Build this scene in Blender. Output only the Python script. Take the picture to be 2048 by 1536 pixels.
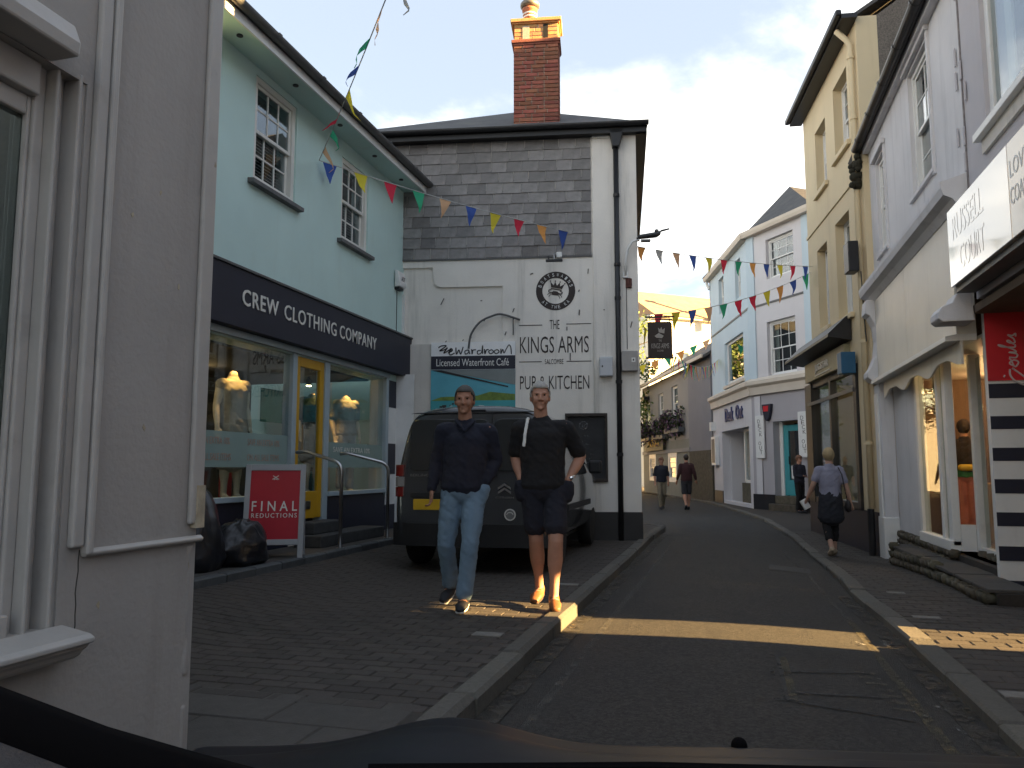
import bpy, bmesh, math, random
from mathutils import Vector, Matrix, noise
R = math.radians
random.seed(7)
for o in list(bpy.data.objects): bpy.data.objects.remove(o)
scene = bpy.context.scene
COL = scene.collection

# ------------------------------------------------------------------ camera, sky, sun, exposure
cam_d = bpy.data.cameras.new('camera'); cam = bpy.data.objects.new('camera', cam_d); COL.objects.link(cam)
cam.location = (0, 0, 1.2); cam.rotation_euler = (R(90 + 6.14), 0, R(15.0))
cam_d.sensor_width = 36.0; cam_d.lens = 27.77; cam_d.clip_start = 0.02; cam_d.clip_end = 2000
scene.camera = cam

SUN_EL, SUN_AZ = 15.0, 90.0           # degrees; the sun stands low over the roofs to the right of the street (+X)
world = bpy.data.worlds.new('World'); scene.world = world; world.use_nodes = True
nt = world.node_tree; nt.nodes.clear()
def wn(t): return nt.nodes.new(t)
out = wn('ShaderNodeOutputWorld'); bg = wn('ShaderNodeBackground'); sky = wn('ShaderNodeTexSky')
sky.sky_type = 'NISHITA'; sky.sun_disc = False; sky.sun_elevation = R(SUN_EL); sky.sun_rotation = R(SUN_AZ)
sky.altitude = 0; sky.air_density = 1.0; sky.dust_density = 0.6; sky.ozone_density = 1.2
bg.inputs['Strength'].default_value = 0.05
tc = wn('ShaderNodeTexCoord'); sep = wn('ShaderNodeSeparateXYZ'); nt.links.new(tc.outputs['Generated'], sep.inputs[0])
def wmath(op, a, b=None, c=None):
    n = wn('ShaderNodeMath'); n.operation = op
    for i, v in enumerate((a, b, c)):
        if v is None: continue
        if isinstance(v, (int, float)): n.inputs[i].default_value = v
        else: nt.links.new(v, n.inputs[i])
    return n.outputs[0]
zc = wmath('MAXIMUM', sep.outputs['Z'], 0.0)
den = wmath('ADD', zc, 0.16)
comb = wn('ShaderNodeCombineXYZ')
nt.links.new(wmath('DIVIDE', sep.outputs['X'], den), comb.inputs[0]); nt.links.new(wmath('DIVIDE', sep.outputs['Y'], den), comb.inputs[1])
no = wn('ShaderNodeTexNoise'); no.inputs['Scale'].default_value = 1.15; no.inputs['Detail'].default_value = 8; no.inputs['Roughness'].default_value = 0.56
no.inputs['Distortion'].default_value = 0.25
mp = wn('ShaderNodeMapping'); mp.inputs['Location'].default_value = (3.1, 1.7, 0.4); mp.inputs['Rotation'].default_value = (0, 0, 0.5); mp.inputs['Scale'].default_value = (1.0, 0.75, 1)
nt.links.new(comb.outputs[0], mp.inputs[0]); nt.links.new(mp.outputs[0], no.inputs['Vector'])
# more cloud towards the horizon, all round
thr = wmath('MULTIPLY_ADD', zc, 0.30, 0.365)
cl = wmath('SUBTRACT', no.outputs['Fac'], thr)
cr = wn('ShaderNodeMapRange'); cr.interpolation_type = 'SMOOTHSTEP'; cr.inputs['From Min'].default_value = -0.02; cr.inputs['From Max'].default_value = 0.17
nt.links.new(cl, cr.inputs['Value'])
fac = wmath('MULTIPLY', cr.outputs[0], 0.85)
mix = wn('ShaderNodeMixRGB'); mix.inputs['Color2'].default_value = (6.0, 5.6, 5.0, 1)
# thin high veil lifts the blue a little everywhere
veil = wn('ShaderNodeMixRGB'); veil.inputs['Fac'].default_value = 0.78; veil.inputs['Color2'].default_value = (1.32, 1.42, 1.58, 1)
nt.links.new(sky.outputs[0], veil.inputs['Color1'])
nt.links.new(fac, mix.inputs['Fac']); nt.links.new(veil.outputs[0], mix.inputs['Color1'])
nt.links.new(mix.outputs[0], bg.inputs['Color']); nt.links.new(bg.outputs[0], out.inputs[0])

sun_d = bpy.data.lights.new('sun', 'SUN'); sun_d.energy = 5.0; sun_d.angle = R(0.5); sun_d.color = (1.0, 0.63, 0.25)
sun = bpy.data.objects.new('sun', sun_d); COL.objects.link(sun)
sdir = Vector((math.sin(R(SUN_AZ)) * math.cos(R(SUN_EL)), math.cos(R(SUN_AZ)) * math.cos(R(SUN_EL)), math.sin(R(SUN_EL))))
sun.rotation_euler = sdir.to_track_quat('Z', 'Y').to_euler(); sun.location = sdir * 60

vs = scene.view_settings; vs.view_transform = 'Standard'; vs.look = 'None'; vs.gamma = 1.0; vs.use_curve_mapping = False; vs.exposure = 3.58
cy = scene.cycles; cy.use_denoising = True; cy.max_bounces = 7; cy.diffuse_bounces = 4; cy.glossy_bounces = 4; cy.transparent_max_bounces = 12
cy.caustics_reflective = False; cy.caustics_refractive = False; cy.sample_clamp_indirect = 4.0

# ------------------------------------------------------------------ materials
MATS = {}
def mat(name, col, rough=0.7, var=0.12, nscale=6.0, bump=0.0, bscale=60.0, metal=0.0, spec=0.4, rand=0.0, grime=None, gscale=1.5, gamt=0.0, coat=0.0, streak=False):
    """painted / stone / fabric surface: base colour, cloudy tone variation, optional dirt of its own colour, fine relief"""
    if name in MATS: return MATS[name]
    m = bpy.data.materials.new(name); MATS[name] = m; m.use_nodes = True; t = m.node_tree; b = t.nodes['Principled BSDF']
    L = t.links.new; N = t.nodes.new
    tcn = N('ShaderNodeTexCoord'); src = tcn.outputs['Object']
    n1 = N('ShaderNodeTexNoise'); n1.inputs['Scale'].default_value = nscale; n1.inputs['Detail'].default_value = 6; n1.inputs['Roughness'].default_value = 0.62
    L(src, n1.inputs['Vector'])
    r1 = N('ShaderNodeMapRange'); r1.inputs['From Min'].default_value = 0.25; r1.inputs['From Max'].default_value = 0.75
    r1.inputs['To Min'].default_value = 1 - var; r1.inputs['To Max'].default_value = 1 + var; L(n1.outputs['Fac'], r1.inputs['Value'])
    mul = N('ShaderNodeMixRGB'); mul.blend_type = 'MULTIPLY'; mul.inputs['Fac'].default_value = 1; mul.inputs['Color1'].default_value = (*col, 1)
    L(r1.outputs[0], mul.inputs['Color2']); c = mul.outputs[0]
    if rand:
        oi = N('ShaderNodeObjectInfo'); r2 = N('ShaderNodeMapRange'); r2.inputs['To Min'].default_value = 1 - rand; r2.inputs['To Max'].default_value = 1 + rand
        L(oi.outputs['Random'], r2.inputs['Value'])
        m2 = N('ShaderNodeMixRGB'); m2.blend_type = 'MULTIPLY'; m2.inputs['Fac'].default_value = 1; L(c, m2.inputs['Color1']); L(r2.outputs[0], m2.inputs['Color2'])
        hs = N('ShaderNodeHueSaturation'); r3 = N('ShaderNodeMapRange'); r3.inputs['To Min'].default_value = 0.5 - 0.05 * rand; r3.inputs['To Max'].default_value = 0.5 + 0.05 * rand
        mm = N('ShaderNodeMath'); mm.operation = 'FRACT'; m7 = N('ShaderNodeMath'); m7.operation = 'MULTIPLY'; m7.inputs[1].default_value = 7.31
        L(oi.outputs['Random'], m7.inputs[0]); L(m7.outputs[0], mm.inputs[0]); L(mm.outputs[0], r3.inputs['Value']); L(r3.outputs[0], hs.inputs['Hue']); L(m2.outputs[0], hs.inputs['Color']); c = hs.outputs[0]
    if grime and gamt:
        n2 = N('ShaderNodeTexNoise'); n2.inputs['Scale'].default_value = gscale; n2.inputs['Detail'].default_value = 9; n2.inputs['Roughness'].default_value = 0.68
        if streak:
            mpn = N('ShaderNodeMapping'); mpn.inputs['Scale'].default_value = (3.0, 3.0, 0.22); L(src, mpn.inputs[0]); L(mpn.outputs[0], n2.inputs['Vector'])
        else: L(src, n2.inputs['Vector'])
        r4 = N('ShaderNodeMapRange'); r4.interpolation_type = 'SMOOTHSTEP'; r4.inputs['From Min'].default_value = 0.5; r4.inputs['From Max'].default_value = 0.78; r4.inputs['To Max'].default_value = gamt
        L(n2.outputs['Fac'], r4.inputs['Value'])
        m3 = N('ShaderNodeMixRGB'); m3.inputs['Color2'].default_value = (*grime, 1); L(r4.outputs[0], m3.inputs['Fac']); L(c, m3.inputs['Color1']); c = m3.outputs[0]
    L(c, b.inputs['Base Color'])
    b.inputs['Roughness'].default_value = rough; b.inputs['Metallic'].default_value = metal; b.inputs['Specular IOR Level'].default_value = spec
    if coat: b.inputs['Coat Weight'].default_value = coat; b.inputs['Coat Roughness'].default_value = 0.06
    if bump:
        n3 = N('ShaderNodeTexNoise'); n3.inputs['Scale'].default_value = bscale; n3.inputs['Detail'].default_value = 4; L(src, n3.inputs['Vector'])
        bp = N('ShaderNodeBump'); bp.inputs['Strength'].default_value = bump; bp.inputs['Distance'].default_value = 0.01; L(n3.outputs['Fac'], bp.inputs['Height']); L(bp.outputs[0], b.inputs['Normal'])
    return m
def glass(name, tint=(0.9, 0.95, 0.95), refl=1.0, wav=0.02):
    """thin pane: see-through, with a Fresnel mirror"""
    if name in MATS: return MATS[name]
    m = bpy.data.materials.new(name); MATS[name] = m; m.use_nodes = True; t = m.node_tree; t.nodes.clear(); N = t.nodes.new; L = t.links.new
    o = N('ShaderNodeOutputMaterial'); tr = N('ShaderNodeBsdfTransparent'); tr.inputs[0].default_value = (*tint, 1)
    gl = N('ShaderNodeBsdfGlossy'); gl.inputs['Roughness'].default_value = 0.015; gl.inputs[0].default_value = (1, 1, 1, 1)
    lw = N('ShaderNodeLayerWeight'); lw.inputs['Blend'].default_value = 0.5      # Schlick Fresnel, the same from either side
    p5 = N('ShaderNodeMath'); p5.operation = 'POWER'; p5.inputs[1].default_value = 5; L(lw.outputs['Facing'], p5.inputs[0])
    k = N('ShaderNodeMath'); k.operation = 'MULTIPLY_ADD'; k.use_clamp = True; k.inputs[1].default_value = .95 * min(1, refl); k.inputs[2].default_value = .05 * refl; L(p5.outputs[0], k.inputs[0])
    if wav:
        tcn = N('ShaderNodeTexCoord'); nz = N('ShaderNodeTexNoise'); nz.inputs['Scale'].default_value = 1.6; L(tcn.outputs['Object'], nz.inputs['Vector'])
        bp = N('ShaderNodeBump'); bp.inputs['Strength'].default_value = wav; bp.inputs['Distance'].default_value = 0.05; L(nz.outputs['Fac'], bp.inputs['Height']); L(bp.outputs[0], gl.inputs['Normal'])
    mx = N('ShaderNodeMixShader'); L(k.outputs[0], mx.inputs[0]); L(tr.outputs[0], mx.inputs[1]); L(gl.outputs[0], mx.inputs[2]); L(mx.outputs[0], o.inputs[0])
    return m
def emit(name, col, s):
    if name in MATS: return MATS[name]
    m = bpy.data.materials.new(name); MATS[name] = m; m.use_nodes = True; b = m.node_tree.nodes['Principled BSDF']
    b.inputs['Base Color'].default_value = (*col, 1); b.inputs['Emission Color'].default_value = (*col, 1); b.inputs['Emission Strength'].default_value = s
    return m
def worn(name, col, scale=14.0, lo=0.45, hi=0.62, most=0.8):
    """worn road paint / film: holes let the surface below show"""
    if name in MATS: return MATS[name]
    m = bpy.data.materials.new(name); MATS[name] = m; m.use_nodes = True; t = m.node_tree; b = t.nodes['Principled BSDF']; N = t.nodes.new; L = t.links.new
    b.inputs['Base Color'].default_value = (*col, 1); b.inputs['Roughness'].default_value = 0.8
    tcn = N('ShaderNodeTexCoord'); nz = N('ShaderNodeTexNoise'); nz.inputs['Scale'].default_value = scale; nz.inputs['Detail'].default_value = 8; nz.inputs['Roughness'].default_value = 0.7; L(tcn.outputs['Object'], nz.inputs['Vector'])
    r = N('ShaderNodeMapRange'); r.inputs['From Min'].default_value = lo; r.inputs['From Max'].default_value = hi; r.inputs['To Max'].default_value = most; L(nz.outputs['Fac'], r.inputs['Value']); L(r.outputs[0], b.inputs['Alpha'])
    return m

# ------------------------------------------------------------------ geometry helpers
class MB:
    def __init__(s): s.v = []; s.f = []
    def add(s, vs, fs):
        k = len(s.v); s.v += [tuple(p) for p in vs]; s.f += [tuple(i + k for i in q) for q in fs]; return s
    def box(s, x0, x1, y0, y1, z0, z1):
        return s.add([(x0, y0, z0), (x1, y0, z0), (x1, y1, z0), (x0, y1, z0), (x0, y0, z1), (x1, y0, z1), (x1, y1, z1), (x0, y1, z1)],
                     [(0, 3, 2, 1), (4, 5, 6, 7), (0, 1, 5, 4), (1, 2, 6, 5), (2, 3, 7, 6), (3, 0, 4, 7)])
    def cbox(s, c, d): return s.box(c[0] - d[0] / 2, c[0] + d[0] / 2, c[1] - d[1] / 2, c[1] + d[1] / 2, c[2] - d[2] / 2, c[2] + d[2] / 2)
    def bar(s, p, q, w, h, up=(0, 0, 1)):
        p, q, up = Vector(p), Vector(q), Vector(up); d = (q - p).normalized(); a = d.cross(up)
        if a.length < 1e-4: a = d.cross(Vector((1, 0, 0)))
        a.normalize(); b = a.cross(d); pts = []
        for e in (p, q):
            for i, j in ((-1, -1), (1, -1), (1, 1), (-1, 1)): pts.append(e + a * (w / 2 * i) + b * (h / 2 * j))
        return s.add(pts, [(0, 3, 2, 1), (4, 5, 6, 7), (0, 1, 5, 4), (1, 2, 6, 5), (2, 3, 7, 6), (3, 0, 4, 7)])
    def prism(s, poly, a, b, ax='y'):
        """polygon in the plane across axis ax, extruded from a to b"""
        def P(p, t): return {'y': (p[0], t, p[1]), 'x': (t, p[0], p[1]), 'z': (p[0], p[1], t)}[ax]
        n = len(poly)
        return s.add([P(p, a) for p in poly] + [P(p, b) for p in poly], [tuple(range(n)), tuple(range(2 * n - 1, n - 1, -1))] + [(i, i + n, (i + 1) % n + n, (i + 1) % n) for i in range(n)])
    def tube(s, path, r, n=8, rs=None):
        path = [Vector(p) for p in path]; m = len(path); k = len(s.v); up = Vector((0, 0, 1)); prev = None
        for i, p in enumerate(path):
            d = (path[min(i + 1, m - 1)] - path[max(i - 1, 0)]).normalized()
            a = d.cross(up) if prev is None else (prev - d * prev.dot(d))
            if a.length < 1e-3: a = d.cross(Vector((1, 0, 0)))
            a.normalize(); prev = a; b = a.cross(d); rr = rs[i] if rs else r
            for j in range(n):
                t = 2 * math.pi * j / n; s.v.append(tuple(p + a * (rr * math.cos(t)) + b * (rr * math.sin(t))))
        for i in range(m - 1):
            for j in range(n): s.f.append((k + i * n + j, k + i * n + (j + 1) % n, k + (i + 1) * n + (j + 1) % n, k + (i + 1) * n + j))
        s.f.append(tuple(k + j for j in range(n))); s.f.append(tuple(k + (m - 1) * n + j for j in range(n - 1, -1, -1))); return s
    def lathe(s, prof, c=(0, 0, 0), n=16, ax='z'):
        k = len(s.v); m = len(prof)
        for r, h in prof:
            for j in range(n):
                t = 2 * math.pi * j / n; x, y = r * math.cos(t), r * math.sin(t)
                q = (x, y, h) if ax == 'z' else ((h, x, y) if ax == 'x' else (x, h, y)); s.v.append((c[0] + q[0], c[1] + q[1], c[2] + q[2]))
        for i in range(m - 1):
            for j in range(n): s.f.append((k + i * n + j, k + i * n + (j + 1) % n, k + (i + 1) * n + (j + 1) % n, k + (i + 1) * n + j))
        s.f.append(tuple(k + j for j in range(n))); s.f.append(tuple(k + (m - 1) * n + j for j in range(n - 1, -1, -1))); return s
    def loft(s, rings, closed=True, cap=True):
        k = len(s.v); n = len(rings[0])
        for r in rings: s.v += [tuple(p) for p in r]
        for i in range(len(rings) - 1):
            for j in range(n if closed else n - 1): s.f.append((k + i * n + j, k + i * n + (j + 1) % n, k + (i + 1) * n + (j + 1) % n, k + (i + 1) * n + j))
        if cap and closed: s.f.append(tuple(k + j for j in range(n - 1, -1, -1))); s.f.append(tuple(k + (len(rings) - 1) * n + j for j in range(n)))
        return s
    def sphere(s, c, r, n=12, m=8):
        rx, ry, rz = (r, r, r) if isinstance(r, (int, float)) else r; rings = []
        for i in range(1, m):
            t = math.pi * i / m; rings.append([(c[0] + rx * math.sin(t) * math.cos(2 * math.pi * j / n), c[1] + ry * math.sin(t) * math.sin(2 * math.pi * j / n), c[2] - rz * math.cos(t)) for j in range(n)])
        k = len(s.v); s.loft(rings, True, False); b = len(s.v); s.v += [(c[0], c[1], c[2] - rz), (c[0], c[1], c[2] + rz)]
        for j in range(n): s.f.append((b, k + (j + 1) % n, k + j)); q = k + (m - 2) * n; s.f.append((b + 1, q + j, q + (j + 1) % n))
        return s
    def xf(s, M): s.v = [tuple(M @ Vector(p)) for p in s.v]; return s
    def mesh(s, name, m=None, smooth=False, fix=True):
        me = bpy.data.meshes.new(name); me.from_pydata(s.v, [], s.f)
        if fix:
            b = bmesh.new(); b.from_mesh(me); bmesh.ops.recalc_face_normals(b, faces=b.faces); b.to_mesh(me); b.free()
        if smooth: me.polygons.foreach_set('use_smooth', [True] * len(me.polygons))
        if m: me.materials.append(m)
        return me
    def build(s, name, m, parent=None, loc=None, rot=None, smooth=False, bevel=0, auto=None, fix=True, seg=2):
        return link(name, s.mesh(name, m, smooth, fix), parent, loc, rot, bevel, auto, seg)
def link(name, me, parent=None, loc=None, rot=None, bevel=0, auto=None, seg=2):
    o = bpy.data.objects.new(name, me); COL.objects.link(o)
    if parent: o.parent = parent
    if loc is not None: o.location = loc
    if rot is not None: o.rotation_euler = rot
    if bevel:
        md = o.modifiers.new('bevel', 'BEVEL'); md.width = bevel; md.segments = seg; md.limit_method = 'ANGLE'; md.angle_limit = R(40)
    if auto:
        me.polygons.foreach_set('use_smooth', [True] * len(me.polygons)); me.set_sharp_from_angle(angle=R(auto))
    return o
def empty(name, loc=(0, 0, 0), rz=0.0, label=None, cat=None, group=None, kind=None):
    o = bpy.data.objects.new(name, None); COL.objects.link(o); o.location = loc; o.rotation_euler = (0, 0, rz); o.empty_display_size = 0.2
    return tag(o, label, cat, group, kind)
def tag(o, label=None, cat=None, group=None, kind=None):
    if label: o['label'] = label
    if cat: o['category'] = cat
    if group: o['group'] = group
    if kind: o['kind'] = kind
    return o
def box(name, m, parent, x0, x1, y0, y1, z0, z1, bevel=0): return MB().box(x0, x1, y0, y1, z0, z1).build(name, m, parent, bevel=bevel)
def wall_mb(x0, x1, z0, z1, y0, y1, holes):
    """slab in the facade plane with rectangular openings (x0,x1,z0,z1)"""
    xs = sorted({x0, x1, *[v for h in holes for v in h[:2]]}); zs = sorted({z0, z1, *[v for h in holes for v in h[2:]]}); b = MB()
    xs = [x for x in xs if x0 <= x <= x1]; zs = [z for z in zs if z0 <= z <= z1]
    for k in range(len(zs) - 1):
        i = 0
        while i < len(xs) - 1:
            def solid(i): cx, cz = (xs[i] + xs[i + 1]) / 2, (zs[k] + zs[k + 1]) / 2; return not any(h[0] < cx < h[1] and h[2] < cz < h[3] for h in holes)
            if solid(i):
                j = i
                while j + 1 < len(xs) - 1 and solid(j + 1): j += 1
                b.box(xs[i], xs[j + 1], y0, y1, zs[k], zs[k + 1]); i = j + 1
            else: i += 1
    return b
def text(name, s, m, parent, x, z, h, w=None, y=-0.01, depth=0.006, weight=0.0, rz=0.0, align='L', shear=0.0, rot=None, sp=1.0):
    """flat lettering in a facade's local plane: x,z is the lower left (or centre) of the word, h its height, w its width"""
    cu = bpy.data.curves.new(name, 'FONT'); cu.body = s; cu.extrude = 0.02; cu.offset = weight; cu.shear = shear; cu.space_character = sp; cu.resolution_u = 3
    to = bpy.data.objects.new(name, cu); COL.objects.link(to); dg = bpy.context.evaluated_depsgraph_get(); me = bpy.data.meshes.new_from_object(to.evaluated_get(dg)); bpy.data.objects.remove(to)
    xs = [v.co.x for v in me.vertices]; ys = [v.co.y for v in me.vertices]; X0, X1, Y0, Y1 = min(xs), max(xs), min(ys), max(ys)
    sz = h / (Y1 - Y0); sx = (w / (X1 - X0)) if w else sz
    W = (X1 - X0) * sx
    for v in me.vertices:
        c = v.co; px = (c.x - X0) * sx - (W / 2 if align == 'C' else 0); pz = (c.y - Y0) * sz - (h / 2 if align == 'C' else 0); py = -depth if c.z > 0 else 0.0
        v.co = (px * math.cos(rz) - pz * math.sin(rz), py, px * math.sin(rz) + pz * math.cos(rz))
    me.name = name; me.materials.clear(); me.materials.append(m)
    return link(name, me, parent, (x, y, z), rot)
def stroke(mb, pts, r, y=0.0, n=5, closed=False):
    """brush stroke through 2d points (x,z) lying on a facade"""
    P = []; q = [Vector((a, y, b)) for a, b in pts]
    for i in range(len(q) - 1):
        p0, p1, p2, p3 = q[max(i - 1, 0)], q[i], q[i + 1], q[min(i + 2, len(q) - 1)]
        for k in range(n):
            t = k / n; P.append(0.5 * ((2 * p1) + (p2 - p0) * t + (2 * p0 - 5 * p1 + 4 * p2 - p3) * t * t + (3 * p1 - p0 - 3 * p2 + p3) * t ** 3))
    P.append(q[-1]); mb.tube(P, r, 5); return mb
def smooth01(a, b, x): t = min(1, max(0, (x - a) / (b - a))); return t * t * (3 - 2 * t)

# palette
M_white = mat('white_render', (0.79, 0.75, 0.69), 0.85, 0.10, 1.1, 0.25, 45, grime=(0.28, 0.27, 0.24), gscale=1.3, gamt=0.6, streak=True)
M_dirtywhite = mat('stained_white_render', (0.64, 0.61, 0.56), 0.85, 0.08, 2.0, 0.25, 45, grime=(0.24, 0.23, 0.21), gscale=1.6, gamt=0.5, streak=True)
M_trim = mat('white_gloss_trim', (0.74, 0.74, 0.72), 0.4, 0.04, 3, 0.05, 30, grime=(0.3, 0.29, 0.27), gscale=4, gamt=0.25)
M_upvc = mat('white_window_plastic', (0.72, 0.71, 0.66), 0.35, 0.03, 3)
M_black = mat('black_paint', (0.018, 0.018, 0.02), 0.45, 0.2, 5, 0.1, 40)
M_dark = mat('dark_room', (0.012, 0.012, 0.013), 0.9)
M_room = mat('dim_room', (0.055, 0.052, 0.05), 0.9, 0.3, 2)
M_navy = mat('navy_paint', (0.016, 0.018, 0.034), 0.5, 0.1, 3, 0.05, 40)
M_steel = mat('brushed_steel', (0.42, 0.42, 0.42), 0.28, 0.06, 8, metal=1.0)
M_slate_roof = mat('slate_roofing', (0.075, 0.073, 0.072), 0.75, 0.3, 3, 0.5, 25, grime=(0.12, 0.11, 0.06), gscale=3, gamt=0.5)
G_shop = glass('shop_glass', (0.86, 0.92, 0.92), 1.25)
G_win = glass('window_glass', (0.80, 0.86, 0.88), 1.9)
# ------------------------------------------------------------------ ground, road, pavements
def interp(t, x):
    if x <= t[0][0]: return t[0][1]
    for (a, b), (c, d) in zip(t, t[1:]):
        if x <= c: u = (x - a) / (c - a); u = u * u * (3 - 2 * u); return b + (d - b) * u
    return t[-1][1]
def lin(t, x):
    if x <= t[0][0]: return t[0][1]
    for (a, b), (c, d) in zip(t, t[1:]):
        if x <= c: return b + (d - b) * (x - a) / (c - a)
    return t[-1][1]
PZ = [(-20, .04), (6, .04), (9, -.02), (14.5, -.20), (19, -.16), (26, -.11), (80, -.11)]
LZ = [(-20, 0), (13, 0), (20, -.13), (80, -.13)]
XR = [(-20, 1.2), (8.8, 1.2), (13.1, 1.36), (17, 1.32), (22.3, 1.0), (32.6, -.6), (40.7, -2.9), (60, -9.5)]
XL = [(-20, -1.2), (16.2, -1.2), (17.0, -1.3), (17.6, -1.6), (18.1, -2.2), (18.5, -3.2), (19.2, -5.2), (25, -7.5), (60, -17)]
def pz(y): return interp(PZ, y)
def lz(y): return interp(LZ, y)
def road_z(x, y):
    t = min(1, max(0, (x + 1.2) / (lin(XR, y) + 1.2))); camber = 0.025 * math.sin(math.pi * t)
    return lz(y) * (1 - t) + (pz(y) - .06) * t + camber
def fore_z(x, y): return 0.1 + 0.10 * smooth01(-3.0, -4.3, x) + min(0, lz(y)) * 0.9

M_asphalt = mat('asphalt', (0.029, 0.0265, 0.024), 0.85, 0.30, 26, 0.9, 150, grime=(0.044, 0.039, 0.032), gscale=0.9, gamt=0.8)
def _aggregate(m):
    t = m.node_tree; N = t.nodes.new; L = t.links.new; b = t.nodes['Principled BSDF']; src = b.inputs['Base Color'].links[0].from_socket; tc_ = N('ShaderNodeTexCoord')
    v = N('ShaderNodeTexVoronoi'); v.inputs['Scale'].default_value = 70; L(tc_.outputs['Object'], v.inputs['Vector']); s = N('ShaderNodeSeparateColor'); L(v.outputs['Color'], s.inputs[0])
    r = N('ShaderNodeMapRange'); r.inputs['To Min'].default_value = .55; r.inputs['To Max'].default_value = 1.5; L(s.outputs[0], r.inputs['Value']); mu = N('ShaderNodeMixRGB'); mu.blend_type = 'MULTIPLY'; mu.inputs['Fac'].default_value = 1; L(src, mu.inputs['Color1']); L(r.outputs[0], mu.inputs['Color2'])
    n = N('ShaderNodeTexNoise'); n.inputs['Scale'].default_value = 3.2; n.inputs['Detail'].default_value = 7; n.inputs['Roughness'].default_value = .7; mp_ = N('ShaderNodeMapping'); mp_.inputs['Scale'].default_value = (1.6, .35, 1); L(tc_.outputs['Object'], mp_.inputs[0]); L(mp_.outputs[0], n.inputs['Vector'])
    r2 = N('ShaderNodeMapRange'); r2.interpolation_type = 'SMOOTHSTEP'; r2.inputs['From Min'].default_value = .52; r2.inputs['From Max'].default_value = .68; r2.inputs['To Max'].default_value = .75; L(n.outputs['Fac'], r2.inputs['Value']); m2 = N('ShaderNodeMixRGB'); m2.inputs['Color2'].default_value = (.017, .016, .016, 1); L(r2.outputs[0], m2.inputs['Fac']); L(mu.outputs[0], m2.inputs['Color1']); L(m2.outputs[0], b.inputs['Base Color'])
_aggregate(M_asphalt)
M_soil = mat('bare_ground', (0.06, 0.055, 0.05), 0.9, 0.2, 1)
M_bed = mat('paving_joint_sand', (0.040, 0.034, 0.029), 0.95, 0.3, 30)
M_paver = mat('brown_brick_paver', (0.050, 0.042, 0.036), 0.8, 0.25, 22, 0.4, 90, rand=0.20, grime=(0.040, 0.034, 0.030), gscale=5, gamt=0.6)
M_slab = mat('grey_concrete_slab', (0.064, 0.058, 0.052), 0.85, 0.2, 14, 0.35, 90, rand=0.14, grime=(0.06, 0.056, 0.05), gscale=3, gamt=0.6)
M_kerb = mat('granite_kerb', (0.090, 0.084, 0.072), 0.8, 0.3, 30, 0.5, 80, rand=0.15, grime=(0.05, 0.047, 0.040), gscale=4, gamt=0.6)
M_kerbdark = mat('dark_slate_kerb', (0.075, 0.08, 0.082), 0.7, 0.3, 12, 0.4, 60, rand=0.2)

gr = MB().add([(-400, -200, -.7), (400, -200, -.7), (400, 700, -.7), (-400, 700, -.7)], [(0, 1, 2, 3)]).build('ground', M_soil); tag(gr, 'flat dark earth under and around the street', kind='structure')
def sheet(name, ys, x0, x1, z, m, nx, label, skirt=0.0):
    b = MB(); rows = []
    for y in ys:
        a, c = x0(y), x1(y); rows.append([(a + (c - a) * i / nx, y, z(a + (c - a) * i / nx, y)) for i in range(nx + 1)])
    b.loft(rows, False, False); o = b.build(name, m, smooth=True, fix=False)
    for p in o.data.polygons:
        if p.normal.z < 0: o.data.flip_normals(); break
    return tag(o, label, kind='structure')
def frange(a, b, s): return [a + s * i for i in range(int(round((b - a) / s)) + 1)]
YS = frange(-8, 18.5, .5) + frange(19, 60, 1.0)
road = sheet('road', YS, lambda y: lin(XL, y) - .05, lambda y: lin(XR, y) + .05, road_z, M_asphalt, 12, 'narrow dark asphalt street bending away to the left')
rp = sheet('pavement', YS, lambda y: lin(XR, y) + .1, lambda y: max(lin(XR, y) + 1.6, 3.6), lambda x, y: pz(y) - .006, M_bed, 4, 'brick pavement along the shops beside the road')
fc = sheet('forecourt', frange(-8, 12.7, .5), lambda y: -4.4, lambda y: -1.3, lambda x, y: fore_z(x, y) - .006, M_bed, 14, 'brown brick forecourt where the van is parked')
pp = sheet('pub_pavement', frange(12.0, 18.5, .5), lambda y: -6.5, lambda y: max(-1.3, -99) if y < 16.5 else lin(XL, y) - .1, lambda x, y: fore_z(-1.5, y) - .004, M_slab, 6, 'grey strip of pavement round the pub corner')

# ---- kerb stones
def place(name, me, parent, loc, rot=(0, 0, 0)): return link(name, me, parent, loc, rot)
def stone_mesh(name, lx, ly, lz_, m, bev=0.006):
    me = MB().box(-lx / 2, lx / 2, -ly / 2, ly / 2, -lz_, 0).mesh(name, m); b = bmesh.new(); b.from_mesh(me)
    bmesh.ops.bevel(b, geom=[e for e in b.edges if all(v.co.z > -1e-6 for v in e.verts)], offset=bev, segments=1, affect='EDGES'); b.to_mesh(me); b.free(); return me
KS = [stone_mesh('kerb_stone', .15, .905, .3, M_kerb, .022), stone_mesh('kerb_stone', .15, .905, .3, M_kerb, .03)]
y = 0.6; i = 0
while y < 16.3:
    place('kerb_stone', KS[i % 2], fc, (-1.275 + random.uniform(-.008, .008), y, fore_z(-1.3, y) + .014 + random.uniform(-.004, .006)), (random.uniform(-.006, .006), random.uniform(-.02, .02), random.uniform(-.01, .01))); y += .915; i += 1
kc = stone_mesh('kerb_stone', .15, .36, .3, M_kerb, .02)
pts = [(x, y) for y, x in [(16.4, -1.2), (16.75, -1.26), (17.08, -1.36), (17.4, -1.52), (17.68, -1.74), (17.9, -2.0), (18.08, -2.32), (18.22, -2.66), (18.33, -3.0), (18.42, -3.36)]]
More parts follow.
